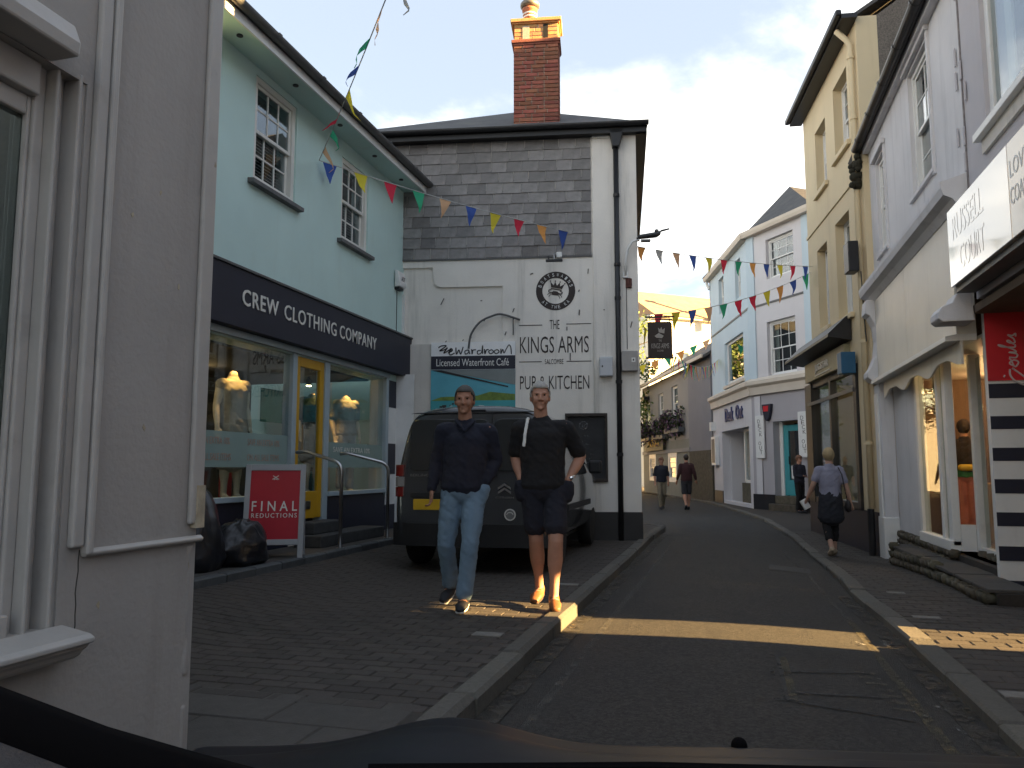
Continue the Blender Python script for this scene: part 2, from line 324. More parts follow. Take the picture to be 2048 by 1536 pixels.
for (x0, y0), (x1, y1) in zip(pts, pts[1:]):
    place('kerb_stone', kc, pp, ((x0 + x1) / 2 - .07, (y0 + y1) / 2 - .03, fore_z(-1.5, y0) + .004), (0, 0, math.atan2(-(x1 - x0), y1 - y0)))
KR = stone_mesh('kerb_stone', .16, .9, .3, M_kerb, .016)
y = 1.0
while y < 40:
    d = .45; x0, x1 = lin(XR, y - d), lin(XR, y + d); a = math.atan2(-(x1 - x0), 2 * d)
    place('kerb_stone', KR, rp, ((x0 + x1) / 2 + .06 + random.uniform(-.012, .012), y, pz(y) + .014 + random.uniform(-.004, .004)), (math.atan2(pz(y + d) - pz(y - d), 2 * d), random.uniform(-.03, .03), a)); y += .915 * math.cos(a) if y < 20 else .9 * math.cos(a)

# ---- brick pavers: the nearest ones one by one, the rest as one part
def lay(parent, xa, xb, ya, yb, zf, lx, ly, gap, m, seed, keep=lambda x, y: True, nmax=300, skew=0.0, name='paver'):
    rnd = random.Random(seed); cells = []; y = ya; r = 0
    while y < yb:
        x = xa + (r % 2) * lx / 2
        while x < xb:
            if keep(x, y): cells.append((x, y))
            x += lx
        y += ly; r += 1
    cells.sort(key=lambda c: c[0] ** 2 + c[1] ** 2)
    mes = [stone_mesh(name, lx - gap - rnd.uniform(0, .004), ly - gap - rnd.uniform(0, .004), .045, m, .005) for _ in range(3)]
    M = MB()
    for i, (x, y) in enumerate(cells):
        z = zf(x, y) + rnd.uniform(-.0025, .002); sx = (zf(x + .05, y) - zf(x - .05, y)) / .1; sy = (zf(x, y + .05) - zf(x, y - .05)) / .1
        rot = (math.atan(sy) + rnd.uniform(-.008, .008), -math.atan(sx) + rnd.uniform(-.008, .008), rnd.uniform(-.015, .015))
        if i < nmax: place(name, mes[i % 3], parent, (x, y, z), rot)
        else:
            T = Matrix.Translation((x, y, z)) @ (Matrix.Rotation(rot[2], 4, 'Z') @ Matrix.Rotation(rot[1], 4, 'Y') @ Matrix.Rotation(rot[0], 4, 'X')); a, c, h, e = (lx - gap) / 2, (ly - gap) / 2, .03, .006
            M.add([T @ Vector(p) for p in ((-a, -c, -h), (a, -c, -h), (a, c, -h), (-a, c, -h), (-a, -c, -e), (a, -c, -e), (a, c, -e), (-a, c, -e), (-a + e, -c + e, 0), (a - e, -c + e, 0), (a - e, c - e, 0), (-a + e, c - e, 0))],
                  [(8, 9, 10, 11), (0, 1, 5, 4), (1, 2, 6, 5), (2, 3, 7, 6), (3, 0, 4, 7), (4, 5, 9, 8), (5, 6, 10, 9), (6, 7, 11, 10), (7, 4, 8, 11)])
    if M.v: tag(M.build('far_pavers', m, parent, fix=False), kind='stuff')
lay(fc, -4.33, -1.24, 3.55, 12.2, fore_z, .205, .105, .006, M_paver, 3, keep=lambda x, y: -4.40 < x < -1.30 and not (x < -1.9 and y < 2.6))
lay(fc, -4.1, -1.3, 0.9, 3.5, fore_z, .6, .42, .010, M_slab, 5, name='paving_slab')
lay(rp, 1.35, 3.4, 2.0, 18.6, lambda x, y: pz(y), .215, .14, .008, M_paver, 9, keep=lambda x, y: lin(XR, y) + .10 < x < (2.72 if y < 14 else 2.2 - (y - 14) * .07))

# ---- worn road paint and patches, each a thin sheet above the asphalt
def strip(name, pts, w, m, dz, parent=road):
    b = MB(); rows = []
    n = max(2, int((Vector(pts[-1]) - Vector(pts[0])).length / .3))
    for i in range(n + 1):
        t = i / n; x = pts[0][0] + (pts[-1][0] - pts[0][0]) * t; y = pts[0][1] + (pts[-1][1] - pts[0][1]) * t; d = (Vector(pts[-1]) - Vector(pts[0])).normalized(); q = (-d.y * w / 2, d.x * w / 2)
        rows.append([(x - q[0], y - q[1], road_z(x - q[0], y - q[1]) + dz), (x + q[0], y + q[1], road_z(x + q[0], y + q[1]) + dz)])
    b.loft(rows, False, False); o = b.build(name, m, parent, fix=False)
    if o.data.polygons[0].normal.z < 0: o.data.flip_normals()
    return o
P_white = worn('worn_pale_road_line', (0.13, 0.125, 0.11), 16, .42, .70, .5); P_yel = worn('worn_yellow_road_line', (0.13, 0.105, 0.05), 22, .40, .66, .55)
P_tar = worn('tar_seam', (0.02, 0.02, 0.02), 12, .35, .5, .9); P_patch = worn('asphalt_patch', (0.033, 0.032, 0.031), 2.5, .25, .4, .9); P_pale = worn('pale_scuff', (0.3, 0.29, 0.27), 25, .5, .6, .9)
strip('road_line', [(-.93, 3.3), (-.86, 14.5)], .05, P_white, .004)
strip('road_line', [(.89, 2.4), (.94, 7.0)], .055, P_yel, .004); strip('road_line', [(.94, 7.05), (.93, 15)], .05, P_white, .004)
for a, b_ in (((.24, 5.5), (.34, 5.42)), ((.29, 5.45), (.28, 4.45)), ((.21, 4.44), (.36, 4.45)), ((.235, 5.1), (.235, 4.95)), ((.3, 5.05), (.8, 5.2)), ((.33, 4.6), (.8, 4.68)), ((.32, 4.42), (.85, 4.3))):
    strip('tar_seam', [a, b_], .022, P_tar, .008)
strip('worn_letter', [(.32, 5.42), (.31, 4.46)], .05, P_yel, .006)
for k in range(7): strip('worn_letter', [(.70 + .015 * k, 5.2 - .12 * k), (.82 + .012 * k, 5.2 - .12 * k)], .04, P_yel, .006)
for a, b_ in (((1.0, 4.6), (1.05, 4.55)), ((.86, 4.45), (.93, 4.38)), ((1.02, 4.3), (1.03, 4.08)), ((.85, 6.1), (.9, 6.0)), ((1.02, 6.2), (1.05, 6.02))): strip('pale_scuff', [a, b_], .028, P_pale, .010)
strip('asphalt_patch', [(.75, 10.6), (.8, 11.4)], .5, P_patch, .006)
P_grit = worn('gutter_dirt', (.05, .042, .032), 7, .40, .60, .85)
strip('gutter_dirt', [(-1.13, 2.5), (-1.13, 15.5)], .13, P_grit, .010); strip('gutter_dirt', [(1.12, 2.5), (1.12, 8.6)], .16, P_grit, .010)
q = random.Random(21); M_litter = mat('dry_leaf_litter', (.10, .075, .04), .9, .4, 10)
lb = MB()
for k in range(260):
    rgt = q.random() < .5; y = q.uniform(2.6, 12); x = (1.16 - abs(q.gauss(0, .05))) if rgt and y < 8.8 else (-1.17 + abs(q.gauss(0, .05))); s_ = q.uniform(.005, .016); z = road_z(x, y) + .014; a = q.uniform(0, 6.28); lb.add([(x + s_ * math.cos(a + t), y + s_ * math.sin(a + t) * q.uniform(.4, 1), z + q.uniform(0, .006)) for t in (0, 1.6, 3.1, 4.7)], [(0, 1, 2, 3)])
tag(lb.build('gutter_litter', M_litter, road, fix=False), kind='stuff')
# pale inspection covers set into the paving
M_cover = mat('pale_cover', (0.17, 0.16, 0.145), 0.8, 0.3, 20)
for x, y, w, l, par in ((-1.56, 5.2, .2, .12, fc), (-1.5, 7.6, .24, .1, fc), (1.52, 7.1, .2, .1, rp), (1.5, 4.75, .3, .12, rp), (1.6, 8.7, .16, .1, rp)):
    z = (fore_z(x, y) if par is fc else pz(y)); MB().box(-w / 2, w / 2, -l / 2, l / 2, -.02, .005).build('cover_plate', M_cover, par, (x, y, z))
# ------------------------------------------------------------------ windows shared by the houses
def sash_window(par, x0, x1, z0, z1, y, cols=3, rows=2, fw=.07, bar=.022, m=None, g=None, split=.5, sill=None, sillm=None, room=.5, blind=None, curtain=None, upper_bars=True, name='window', gap=0.0):
    """two sliding sashes; outer face of the box at local y, opening x0..x1, z0..z1"""
    m = m or M_upvc; g = g or G_win
    b = MB(); b.box(x0, x0 + fw, y, y + .10, z0, z1).box(x1 - fw, x1, y, y + .10, z0, z1).box(x0 + fw, x1 - fw, y, y + .10, z1 - fw, z1).box(x0 + fw, x1 - fw, y, y + .10, z0, z0 + fw)
    w = b.build(name, m, par, bevel=.004); zm = z0 + (z1 - z0) * split
    for k, (a, c, yy) in enumerate(((zm - .025, z1 - fw, y + .025), (z0 + fw, zm + .025, y + .062))):
        s = MB(); f2 = .042; xa, xb = x0 + fw, x1 - fw
        s.box(xa, xa + f2, yy, yy + .035, a, c).box(xb - f2, xb, yy, yy + .035, a, c).box(xa + f2, xb - f2, yy, yy + .035, a, a + f2).box(xa + f2, xb - f2, yy, yy + .035, c - f2, c)
        gx0, gx1, gz0, gz1 = xa + f2, xb - f2, a + f2, c - f2
        nc, nr = (cols, rows) if (k == 1 or upper_bars) else (1, 1)
        for i in range(1, nc): q = gx0 + (gx1 - gx0) * i / nc; s.box(q - bar / 2, q + bar / 2, yy + .006, yy + .029, gz0, gz1)
        for j in range(1, nr):
            q = gz0 + (gz1 - gz0) * j / nr
            for i in range(nc):
                s.box(gx0 + (gx1 - gx0) * i / nc + (bar / 2 if i else 0), gx0 + (gx1 - gx0) * (i + 1) / nc - (bar / 2 if i < nc - 1 else 0), yy + .006, yy + .029, q - bar / 2, q + bar / 2)
        s.build('sash', m, w, bevel=.003, seg=1)
        for i in range(nc):
            for j in range(nr):
                MB().box(gx0 + (gx1 - gx0) * i / nc + bar / 2 * (i > 0), gx0 + (gx1 - gx0) * (i + 1) / nc - bar / 2 * (i < nc - 1), yy + .014, yy + .018, gz0 + (gz1 - gz0) * j / nr + bar / 2 * (j > 0), gz0 + (gz1 - gz0) * (j + 1) / nr - bar / 2 * (j < nr - 1)).build('pane', g, w)
    if sill: o, d, h = sill; MB().prism([(y - d, z0 - h), (y + .05, z0 - h), (y + .05, z0 - .004), (y - d, z0 - .02)], x0 - o, x1 + o, 'x').build('sill', sillm or m, w, bevel=.004)
    # the room behind: an open-fronted box
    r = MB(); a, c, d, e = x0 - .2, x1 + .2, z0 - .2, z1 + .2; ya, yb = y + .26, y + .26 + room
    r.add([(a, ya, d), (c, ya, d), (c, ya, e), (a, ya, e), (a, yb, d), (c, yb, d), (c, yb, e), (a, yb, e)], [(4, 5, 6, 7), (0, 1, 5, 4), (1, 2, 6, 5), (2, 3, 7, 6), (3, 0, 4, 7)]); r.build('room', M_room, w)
    if blind:
        s = MB(); z = z0 + fw
        while z < z0 + (z1 - z0) * blind: s.prism([(y + .14, z), (y + .175, z + .018), (y + .175, z + .022), (y + .14, z + .004)], x0 + fw, x1 - fw, 'x'); z += .04
        tag(s.build('blind_slats', M_blind, w), kind='stuff')
    if curtain:
        for a, c in curtain:
            s = MB(); n = 10; s.loft([[(a + (c - a) * i / n, y + .2 + .02 * (i % 2), zz) for i in range(n + 1)] for zz in (z0, z1)], False, False); s.build('curtain', M_curtain, w, fix=False)
    return w
M_blind = mat('pale_blind', (0.5, 0.49, 0.46), 0.6, .05); M_curtain = mat('cream_curtain', (0.55, 0.52, 0.45), 0.9, .1)

# ------------------------------------------------------------------ beige house close by (leftmost)
M_beige = mat('greige_masonry_paint', (0.37, 0.348, 0.325), 0.75, 0.07, 2.5, 0.3, 45, grime=(0.29, 0.265, 0.235), gscale=1.6, gamt=0.6, streak=True)
M_beige_w = mat('old_offwhite_gloss', (0.43, 0.41, 0.385), 0.4, 0.07, 5, 0.12, 25, grime=(0.24, 0.22, 0.19), gscale=6, gamt=0.4)
M_bare = mat('bare_patch', (0.42, 0.36, 0.26), .9, .35, 14, .6, 40)
nl = empty('beige_house', (-1.9, 0, 0), R(90), 'beige rendered house with tall sash window and white moulding, leftmost and closest', 'house')
wall_mb(-1.2, 2.565, .0, 6.6, 0, .35, [(-.2, 1.94, .74, 2.40)]).build('wall', M_beige, nl)
MB().box(2.215, 2.56, .35, 5.0, 0, 6.6).build('side_wall', M_beige, nl)
# uneven, chipped arris down the lower corner
b = MB(); rings = []
for i in range(60):
    z = .02 + .9 * i / 59; r = .035 + .012 * noise.noise((0, 0, z * 9)) + (.02 if .36 < z < .45 else 0) * -1
    rings.append([(2.565 - .03 + r * math.cos(t) * 1.0, .03 + r * math.sin(t), z) for t in [k * math.pi / 4 for k in range(8)]])
b.loft(rings); b.build('corner_render', M_beige, nl, smooth=True)
MB().box(1.962, 2.008, -.026, 0, .965, 6.5).build('moulding', M_beige_w, nl, bevel=.008)
MB().box(2.014, 2.040, -.034, 0, .940, 6.5).build('moulding', M_beige_w, nl, bevel=.008)
MB().box(2.505, 2.575, -.022, 0, 1.0, 6.5).build('corner_bead', M_beige_w, nl, bevel=.008)
box('bare_patch', M_bare, nl, 2.53, 2.577, -.0255, .0, .985, 1.14)
p = [(-.018, .934), (0, .934), (0, .957), (-.012, .957), (-.024, .948), (-.024, .941)]
MB().prism(p, 2.02, 2.58, 'x').build('ledge', M_beige_w, nl, bevel=.004)
# window: moulded frame, sash, hood and sill
fw = MB()
for a, c, y0 in ((1.80, 1.838, .05), (1.838, 1.850, .01), (1.850, 1.875, .03), (1.875, 1.908, .055), (1.908, 1.922, -.004), (1.922, 1.957, .008)): fw.box(a, c, y0, .14, .70, 2.42)
fw.box(-.2, 1.80, .03, .14, 2.30, 2.40).box(-.2, 1.80, .02, .14, .70, .80)
win = fw.build('window', M_beige_w, nl, bevel=.006)
MB().box(1.785, 1.80, .06, .11, .80, 2.30).box(-.2, 1.785, .06, .11, .80, .86).box(-.2, 1.785, .06, .11, 2.24, 2.30).build('sash', M_beige_w, win, bevel=.006)
MB().box(-.2, 1.785, .075, .08, .86, 2.24).build('pane', glass('old_window_glass', (.55, .6, .6), .22), win)
MB().box(-.2, 1.60, .9, .92, .6, 2.5).box(-.2, 1.6, .2, .9, .58, .6).build('room', M_room, win)
MB().box(1.05, 1.10, .1, .13, .89, 2.22).box(.9, 1.05, .3, .32, 1.0, 2.0).build('inner_frame', M_beige_w, win)
MB().prism([(-.105, 2.40), (.0, 2.40), (.0, 2.52), (-.085, 2.50), (-.11, 2.44)], -.4, 1.80, 'x').build('hood', M_beige_w, win, bevel=.008)
MB().box(-.2, 1.7, .03, .14, 2.53, 3.9).build('upper_panel', M_dark, win)
MB().prism([(-.055, .652), (.0, .652), (.0, .745), (-.105, .726), (-.122, .716), (-.122, .702), (-.104, .697), (-.100, .688), (-.082, .676), (-.074, .664)], -.4, 1.965, 'x').build('sill', M_beige_w, win, bevel=.004, seg=2)

# cracks and chips in the old paint
M_crack = mat('paint_crack', (.05, .045, .04), .95, .3); q = random.Random(31)
def crack(x, z0, z1, y, amp=.003, r=.0016):
    n = max(4, int((z1 - z0) / .03)); MB().tube([(x + q.uniform(-amp, amp), y, z0 + (z1 - z0) * i / n) for i in range(n + 1)], r, 4).build('crack', M_crack, nl)
crack(1.9595, .72, 2.5, .006, .0012); crack(2.012, .70, .955, .0, .004, .0022); crack(2.011, 1.0, 2.9, -.001, .0008, .0012)
for k in range(7): x, z = q.choice((q.uniform(2.52, 2.57), q.uniform(2.05, 2.5))), q.uniform(.3, 2.6); MB().prism([(x + q.uniform(.003, .010) * math.cos(t), z + q.uniform(.004, .016) * math.sin(t)) for t in (0, 1, 2, 3, 4.2, 5.2)], -.0012 - .022 * (x > 2.505 and z > 1), -.0002).build('chip', M_bare, nl)
# ------------------------------------------------------------------ pale blue clothing shop
M_aqua = mat('pale_aqua_render', (0.545, 0.715, 0.68), 0.85, 0.08, .8, 0.2, 80, grime=(0.50, 0.62, 0.57), gscale=1.4, gamt=0.6, streak=True)
M_shopblue = mat('pale_blue_gloss', (0.36, 0.44, 0.48), 0.4, 0.06, 4)
M_yellow = mat('yellow_gloss_door', (0.55, 0.30, 0.01), 0.35, 0.05, 4)
M_gutter = mat('dark_grey_gutter', (0.10, 0.10, 0.10), 0.5, 0.15, 5); M_slatesill = mat('slate_sill', (0.12, 0.12, 0.12), 0.6, .3, 8, .4, 30)
cs = empty('clothing_shop', (-5.1, 0, 0), R(90), 'pale aqua clothing shop with navy fascia and yellow door', 'shop')
wall_mb(4.0, 12.05, 2.6, 5.86, 0, .28, [(7.63, 8.54, 4.48, 5.74), (9.77, 10.63, 4.40, 5.60)]).build('wall', M_aqua, cs)
MB().box(11.8, 12.05, .28, 6, .2, 5.86).build('gable_wall', M_aqua, cs)
# ground floor: stall riser, piers
MB().box(4.0, 8.62, .0, .28, .2, .84).box(9.44, 11.42, .0, .28, .2, .84).build('stall_riser', M_navy, cs)
st = MB().box(11.42, 12.05, .0, .28, .2, 2.6).build('striped_pier', M_trim, cs)
for a, c in ((2.17, 2.60), (1.60, 1.98) if False else (1.12, 1.60), (.2, .65)): box('navy_stripe', M_navy, st, 11.415, 12.054, -.004, .0, a, c)
sign = box('fascia', M_navy, cs, 4.0, 12.09, -.15, -.004, 2.70, 3.33, .006)
MB().box(4.0, 12.10, -.17, -.004, 3.334, 3.36).build('fascia_capping', M_gutter, cs)
MB().box(4.0, 11.45, -.05, .1, 2.62, 2.696).box(8.60, 8.70, -.02, .12, .5, 2.62).box(9.41, 9.54, -.02, .12, .5, 2.62).box(11.36, 11.45, -.03, .12, .80, 2.62).box(4.0, 8.60, -.04, .12, .842, .90).box(9.54, 11.36, -.04, .12, .842, .90).build('window_frame', M_shopblue, cs, bevel=.006)
M_offwhite = mat('offwhite_letters', (0.70, 0.69, 0.64), .5, .03)
# lettering: y-extents measured along the fascia
for s, a, c, wt in (('CREW', 7.29, 8.0, .012), ('CLOTHING', 8.13, 9.42, .004), ('COMPANY', 9.52, 10.68, .002)): text('lettering', s, M_offwhite, sign, a, 2.95, .18, c - a, y=-.152, depth=.008, weight=wt, sp=1.12)
# shop windows
MB().box(4.0, 8.60, .03, .036, .90, 2.62).build('shop_pane', G_shop, cs); MB().box(9.54, 11.36, .03, .036, .90, 2.62).build('shop_pane', G_shop, cs)
M_film = worn('frosted_film', (0.30, 0.42, 0.40), 1.0, .0, .1, .62)
f1 = box('frosted_band', M_film, cs, 5.0, 8.58, .024, .026, 1.22, 1.60); f2 = box('frosted_band', M_film, cs, 9.56, 11.34, .024, .026, 1.22, 1.56)
M_redprint = mat('faded_red_print', (0.33, 0.20, 0.16), .7, .05)
for x0, x1, zz, s in ((6.95, 7.42, 1.46, 'AN EXTRA 10%'), (6.95, 7.45, 1.29, 'ALL SALE ITEMS'), (7.75, 8.4, 1.46, 'SAVE AN EXTRA 10%'), (7.75, 8.4, 1.29, 'ON ALL SALE ITEMS')): text('lettering', s, M_redprint, f1, x0, zz, .075, x1 - x0, y=.0225, depth=.001)
for x0, x1, zz, s in ((9.75, 10.9, 1.43, 'SAVE AN EXTRA 10%'),): text('lettering', s, M_offwhite, f2, x0, zz, .07, x1 - x0, y=.0225, depth=.001)
# door
d = MB().box(8.72, 8.80, .0, .05, .66, 2.60).box(9.31, 9.41, .0, .05, .58, 2.60).box(8.80, 9.31, .0, .05, 2.48, 2.60).box(8.72, 9.31, .0, .05, .58, .92).build('door', M_yellow, cs, bevel=.006)
box('pane', G_shop, d, 8.80, 9.31, .02, .026, .92, 2.48); box('letter_plate', M_steel, d, 8.92, 9.12, -.012, -.0005, .70, .80, .004); MB().bar((8.83, -.04, 1.4), (8.83, -.04, 1.75), .02, .02).build('handle', M_steel, d)
# inside: floor, back wall, dark ceiling, rails of clothes
inn = MB().box(4.0, 11.4, 2.4, 2.5, .5, 2.65).box(4.0, 11.4, .13, 2.4, .46, .5).box(4.0, 11.4, .3, 2.4, 2.58, 2.61).build('shop_interior', mat('shop_dim_wall', (0.07, 0.066, 0.062), .9, .1), cs)
M_red = mat('red_cloth', (0.45, 0.03, 0.03), .8, .2); M_teal = mat('teal_cloth', (0.03, 0.20, 0.24), .8, .2)
box('hanging_banner', M_red, cs, 8.95, 9.2, 1.2, 1.22, .7, 2.3); box('hanging_banner', M_teal, cs, 10.3, 11.2, 1.5, 1.52, 1.9, 2.4); box('hanging_banner', mat('straw_print', (.42, .36, .22), .8, .2), cs, 10.6, 11.1, 1.3, 1.32, 1.6, 2.05)
r = MB(); r.tube([(9.6, 1.0, 1.25), (11.3, 1.0, 1.25)], .012).tube([(9.7, 1.0, .5), (9.7, 1.0, 1.25)], .012).tube([(11.2, 1.0, .5), (11.2, 1.0, 1.25)], .012); r.build('clothes_rail', M_steel, cs)
M_pale = mat('pale_shirt_cloth', (0.5, 0.5, 0.52), .9, .1)
for k in range(9): MB().prism([(0, .02), (.5, .02), (.52, .7), (.32, .78), (.2, .78), (0, .7)], -.02, .02, 'x').build('hanging_shirt', (M_pale, M_teal, M_black, M_navy)[k % 4], cs, (9.8 + .15 * k, .76, .45))
M_bulb = emit('warm_bulb', (1.0, 0.72, 0.35), 9.0)
for x, yy in ((6.95, .7), (7.15, .9), (7.35, .6), (9.9, .8), (10.6, .9)):
    sp = MB().lathe([(.03, .0), (.045, .05), (.045, .09), (.012, .12), (.012, .16)], (x, yy, 2.44), 10).build('ceiling_spot', M_black, cs); MB().lathe([(.001, -.002), (.034, -.002), (.034, .004)], (x, yy, 2.44), 10).build('bulb', M_bulb, sp)
def spot(x, y, z, e, par):
    l = bpy.data.lights.new('shop_spot', 'SPOT'); l.energy = e; l.color = (1, .52, .13); l.spot_size = R(62); l.spot_blend = .7; l.shadow_soft_size = .03; o = bpy.data.objects.new('shop_spot', l); COL.objects.link(o); o.location = (x, y, z); o.parent = par; return o
def lamp(x, y, z, e, c=(1, .62, .25), r=.05, par=None):
    l = bpy.data.lights.new('shop_lamp', 'POINT'); l.energy = e; l.color = c; l.shadow_soft_size = r; o = bpy.data.objects.new('shop_lamp', l); COL.objects.link(o); o.location = (x, y, z); o.parent = par; return o
spot(7.95, .30, 2.57, 4.5, cs); spot(10.35, .5, 2.57, 4, cs); spot(10.85, .30, 2.57, 3.5, cs); lamp(9.0, 1.6, 2.4, .5, par=cs); MB().box(5.5, 8.6, .13, 1.1, .5, .80).build('display_plinth', M_dark, cs); MB().box(9.6, 11.35, .13, 1.3, .5, .80).build('display_plinth', M_dark, cs)
# upper windows with blinds and slate sills
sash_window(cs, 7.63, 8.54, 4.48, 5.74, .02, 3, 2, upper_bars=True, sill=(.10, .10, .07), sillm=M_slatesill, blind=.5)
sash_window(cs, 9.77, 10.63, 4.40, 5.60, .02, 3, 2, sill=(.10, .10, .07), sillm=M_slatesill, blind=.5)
# eaves: soffit, white fascia board, gutter with joints, roof
MB().box(4.0, 12.30, -.36, .0, 5.83, 5.86).build('soffit', M_aqua, cs)
for x in (6.0, 7.0, 8.15, 9.3, 10.4, 11.4): MB().lathe([(.001, 0), (.035, 0), (.035, .012)], (x, -.2, 5.818), 12).build('soffit_vent', M_black, cs)
MB().box(4.0, 12.32, -.385, -.361, 5.80, 5.97).build('fascia_board', M_trim, cs)
gp = [(-.39 - .055 + .06 * math.cos(t), 5.96 + .06 * math.sin(t)) for t in [math.pi + math.pi * k / 8 for k in range(9)]]; gp += [(a + (.008 if a < -.445 else -.008), c + .006) for a, c in reversed(gp)]
gt = MB().prism(gp, 4.0, 12.36, 'x').build('gutter', M_gutter, cs)
for x in (6.3, 7.3, 8.3, 9.3, 10.3, 11.3): MB().prism([(-.445 + .07 * math.cos(t), 5.965 + .07 * math.sin(t)) for t in [math.pi + math.pi * k / 8 for k in range(9)]], x - .03, x + .03, 'x').build('gutter_joint', M_gutter, gt)
MB().prism([(-.42, 5.985), (3.2, 7.9), (3.2, 7.8), (-.40, 5.90)], 3.9, 12.30, 'x').build('roof', M_slate_roof, cs)
MB().box(4.0, 12.05, 5.9, 6.1, .2, 7.0).build('back_wall', M_aqua, cs)
# raised pavement in front of it with slate kerb
cp = MB().box(-5.1, -4.36, 2.58, 12.0, -.1, .27).build('shop_pavement', M_slab); tag(cp, 'raised grey pavement in front of the clothing shop', kind='structure')
km = stone_mesh('kerb_stone', .12, .44, .4, M_kerbdark, .015); y = 2.85
while y < 11.9: place('kerb_stone', km, cp, (-4.36, y, .28 + random.uniform(-.005, .005)), (0, 0, random.uniform(-.012, .012))); y += .455
MB().box(-4.98, -4.62, 8.55, 10.35, .271, .41).build('step', mat('dark_step_stone', (.05, .05, .05), .8, .3, 9, .4, 50), cp, bevel=.012)
MB().box(-5.095, -4.80, 8.7, 9.45, .4101, .55).build('step', MATS['dark_step_stone'], cp, bevel=.012)
# alarm box
al = empty('alarm_box', (-5.1, 0, 0), R(90), 'white alarm box high on the aqua wall near the pub', 'alarm box')
MB().prism([(-.02, 4.14), (-.02, 4.42), (-.08, 4.40), (-.12, 4.20), (-.11, 4.14)], 11.62, 11.88, 'x').build('cover', M_trim, al, bevel=.012); box('base', M_black, al, 11.66, 11.84, -.08, -.001, 4.10, 4.139)
MB().tube([(11.75, -.006, 4.10), (11.75, -.006, 3.4)], .006).build('cable', M_black, al); text('lettering', 'ADT', M_navy, al, 11.68, 4.24, .07, .15, y=-.115, depth=.002)
# stainless hand rails
def handrail(label, pts):
    h = empty('handrail', (0, 0, .27), 0, label, 'handrail', 'steel handrails at the shop steps'); MB().tube(pts, .021, 12).build('rail', M_steel, h, smooth=True); e = pts[-1]; MB().lathe([(.05, 0), (.05, .008), (.02, .012)], (e[0], e[1], .002), 14).build('base_flange', M_steel, h)
    return h
def bend(a, b, c, r, n=6):
    a, b, c = Vector(a), Vector(b), Vector(c); u, w = (a - b).normalized(), (c - b).normalized(); return [b + u * r * (1 - t) ** 2 + w * r * t * t for t in [i / n for i in range(n + 1)]]
h1 = handrail('curved steel handrail beside the red sale board', [(-5.02, 8.62, 1.13), (-4.9, 8.62, 1.14)] + bend((-4.9, 8.62, 1.14), (-4.40, 8.60, 1.0), (-4.40, 8.60, 0), .12) + [(-4.40, 8.60, 0)])
h2 = handrail('curved steel handrail nearest the parked van', [(-5.02, 9.75, 1.13), (-4.92, 9.78, 1.14)] + bend((-4.92, 9.78, 1.14), (-4.42, 10.0, 1.0), (-4.42, 10.0, 0), .12) + [(-4.42, 10.0, 0)])
# ------------------------------------------------------------------ the pub: white corner house hung with slate
PA = (-1.271, 12.6)
pub = empty('pub', (PA[0], PA[1], 0), R(9), 'white corner pub with slate hung upper wall and brick chimney', 'pub')
M_slate = mat('hung_slate', (0.205, 0.195, 0.19), 0.7, 0.28, 7, 0.4, 30, rand=0.26, grime=(0.11, 0.115, 0.085), gscale=1.2, gamt=0.6)
M_brick = mat('red_brick', (0.25, 0.088, 0.056), 0.85, 0.3, 14, 0.5, 60, rand=0.28, grime=(0.12, 0.08, 0.06), gscale=8, gamt=0.6)
M_buff = mat('buff_brick', (0.50, 0.26, 0.10), 0.85, 0.2, 14, 0.5, 60, rand=0.28, grime=(0.30, 0.2, 0.13), gscale=9, gamt=0.5)
M_mortar = mat('lime_mortar', (0.42, 0.36, 0.29), 0.9, 0.2, 20, .3, 80)
M_lead = mat('lead_flashing', (0.34, 0.34, 0.33), 0.6, .2, 6)
# core wall (left part set back), render layer in front of it with the stepped edge, corner pilaster
SZ = 4.67
MB().box(-5.2, 0, .04, .4, -.1, 6.80).build('wall', M_white, pub)
arc = [(-3.20 - .15 * math.cos(t), 4.19 + .13 - .13 * math.sin(t)) for t in [k * math.pi / 2 / 5 for k in range(6)]]
edge = [(-5.2, 4.53), (-3.37, 4.53)] + arc + [(-2.20, 4.19), (-2.20, -.1), (0, -.1), (0, 6.80), (-5.2, 6.80)]
MB().prism(edge, .0, .0401, 'y').build('render_layer', M_white, pub)
MB().box(-.72, .0, -.035, .0, -.1, 6.70).build('pilaster', M_white, pub, bevel=.01); MB().box(-.71, -.36, -.06, -.0351, 6.62, 6.72).build('pilaster_cap', M_trim, pub)
MB().box(-5.2, -2.202, -.012, .0399, -.1, 3.24).build('lower_render', M_dirtywhite, pub)
MB().box(-.77, .012, -.055, -.0001, -.1, .53).build('plinth', M_black, pub); MB().box(-5.2, -.771, -.03, -.0001, -.1, .30).build('plinth', M_black, pub)
# side wall along the street (turns slightly away)
sw = MB(); sw.box(0.002, 6.2, 0, .35, -.1, 6.80); sideo = sw.build('side_wall', M_white, pub, rot=(0, 0, R(88)), loc=(-.36, .36, 0)); 
MB().box(.36, 6.2, -.03, -.0005, -.1, .53).build('side_plinth', M_black, pub, rot=(0, 0, R(88)), loc=(-.0, .37, 0))
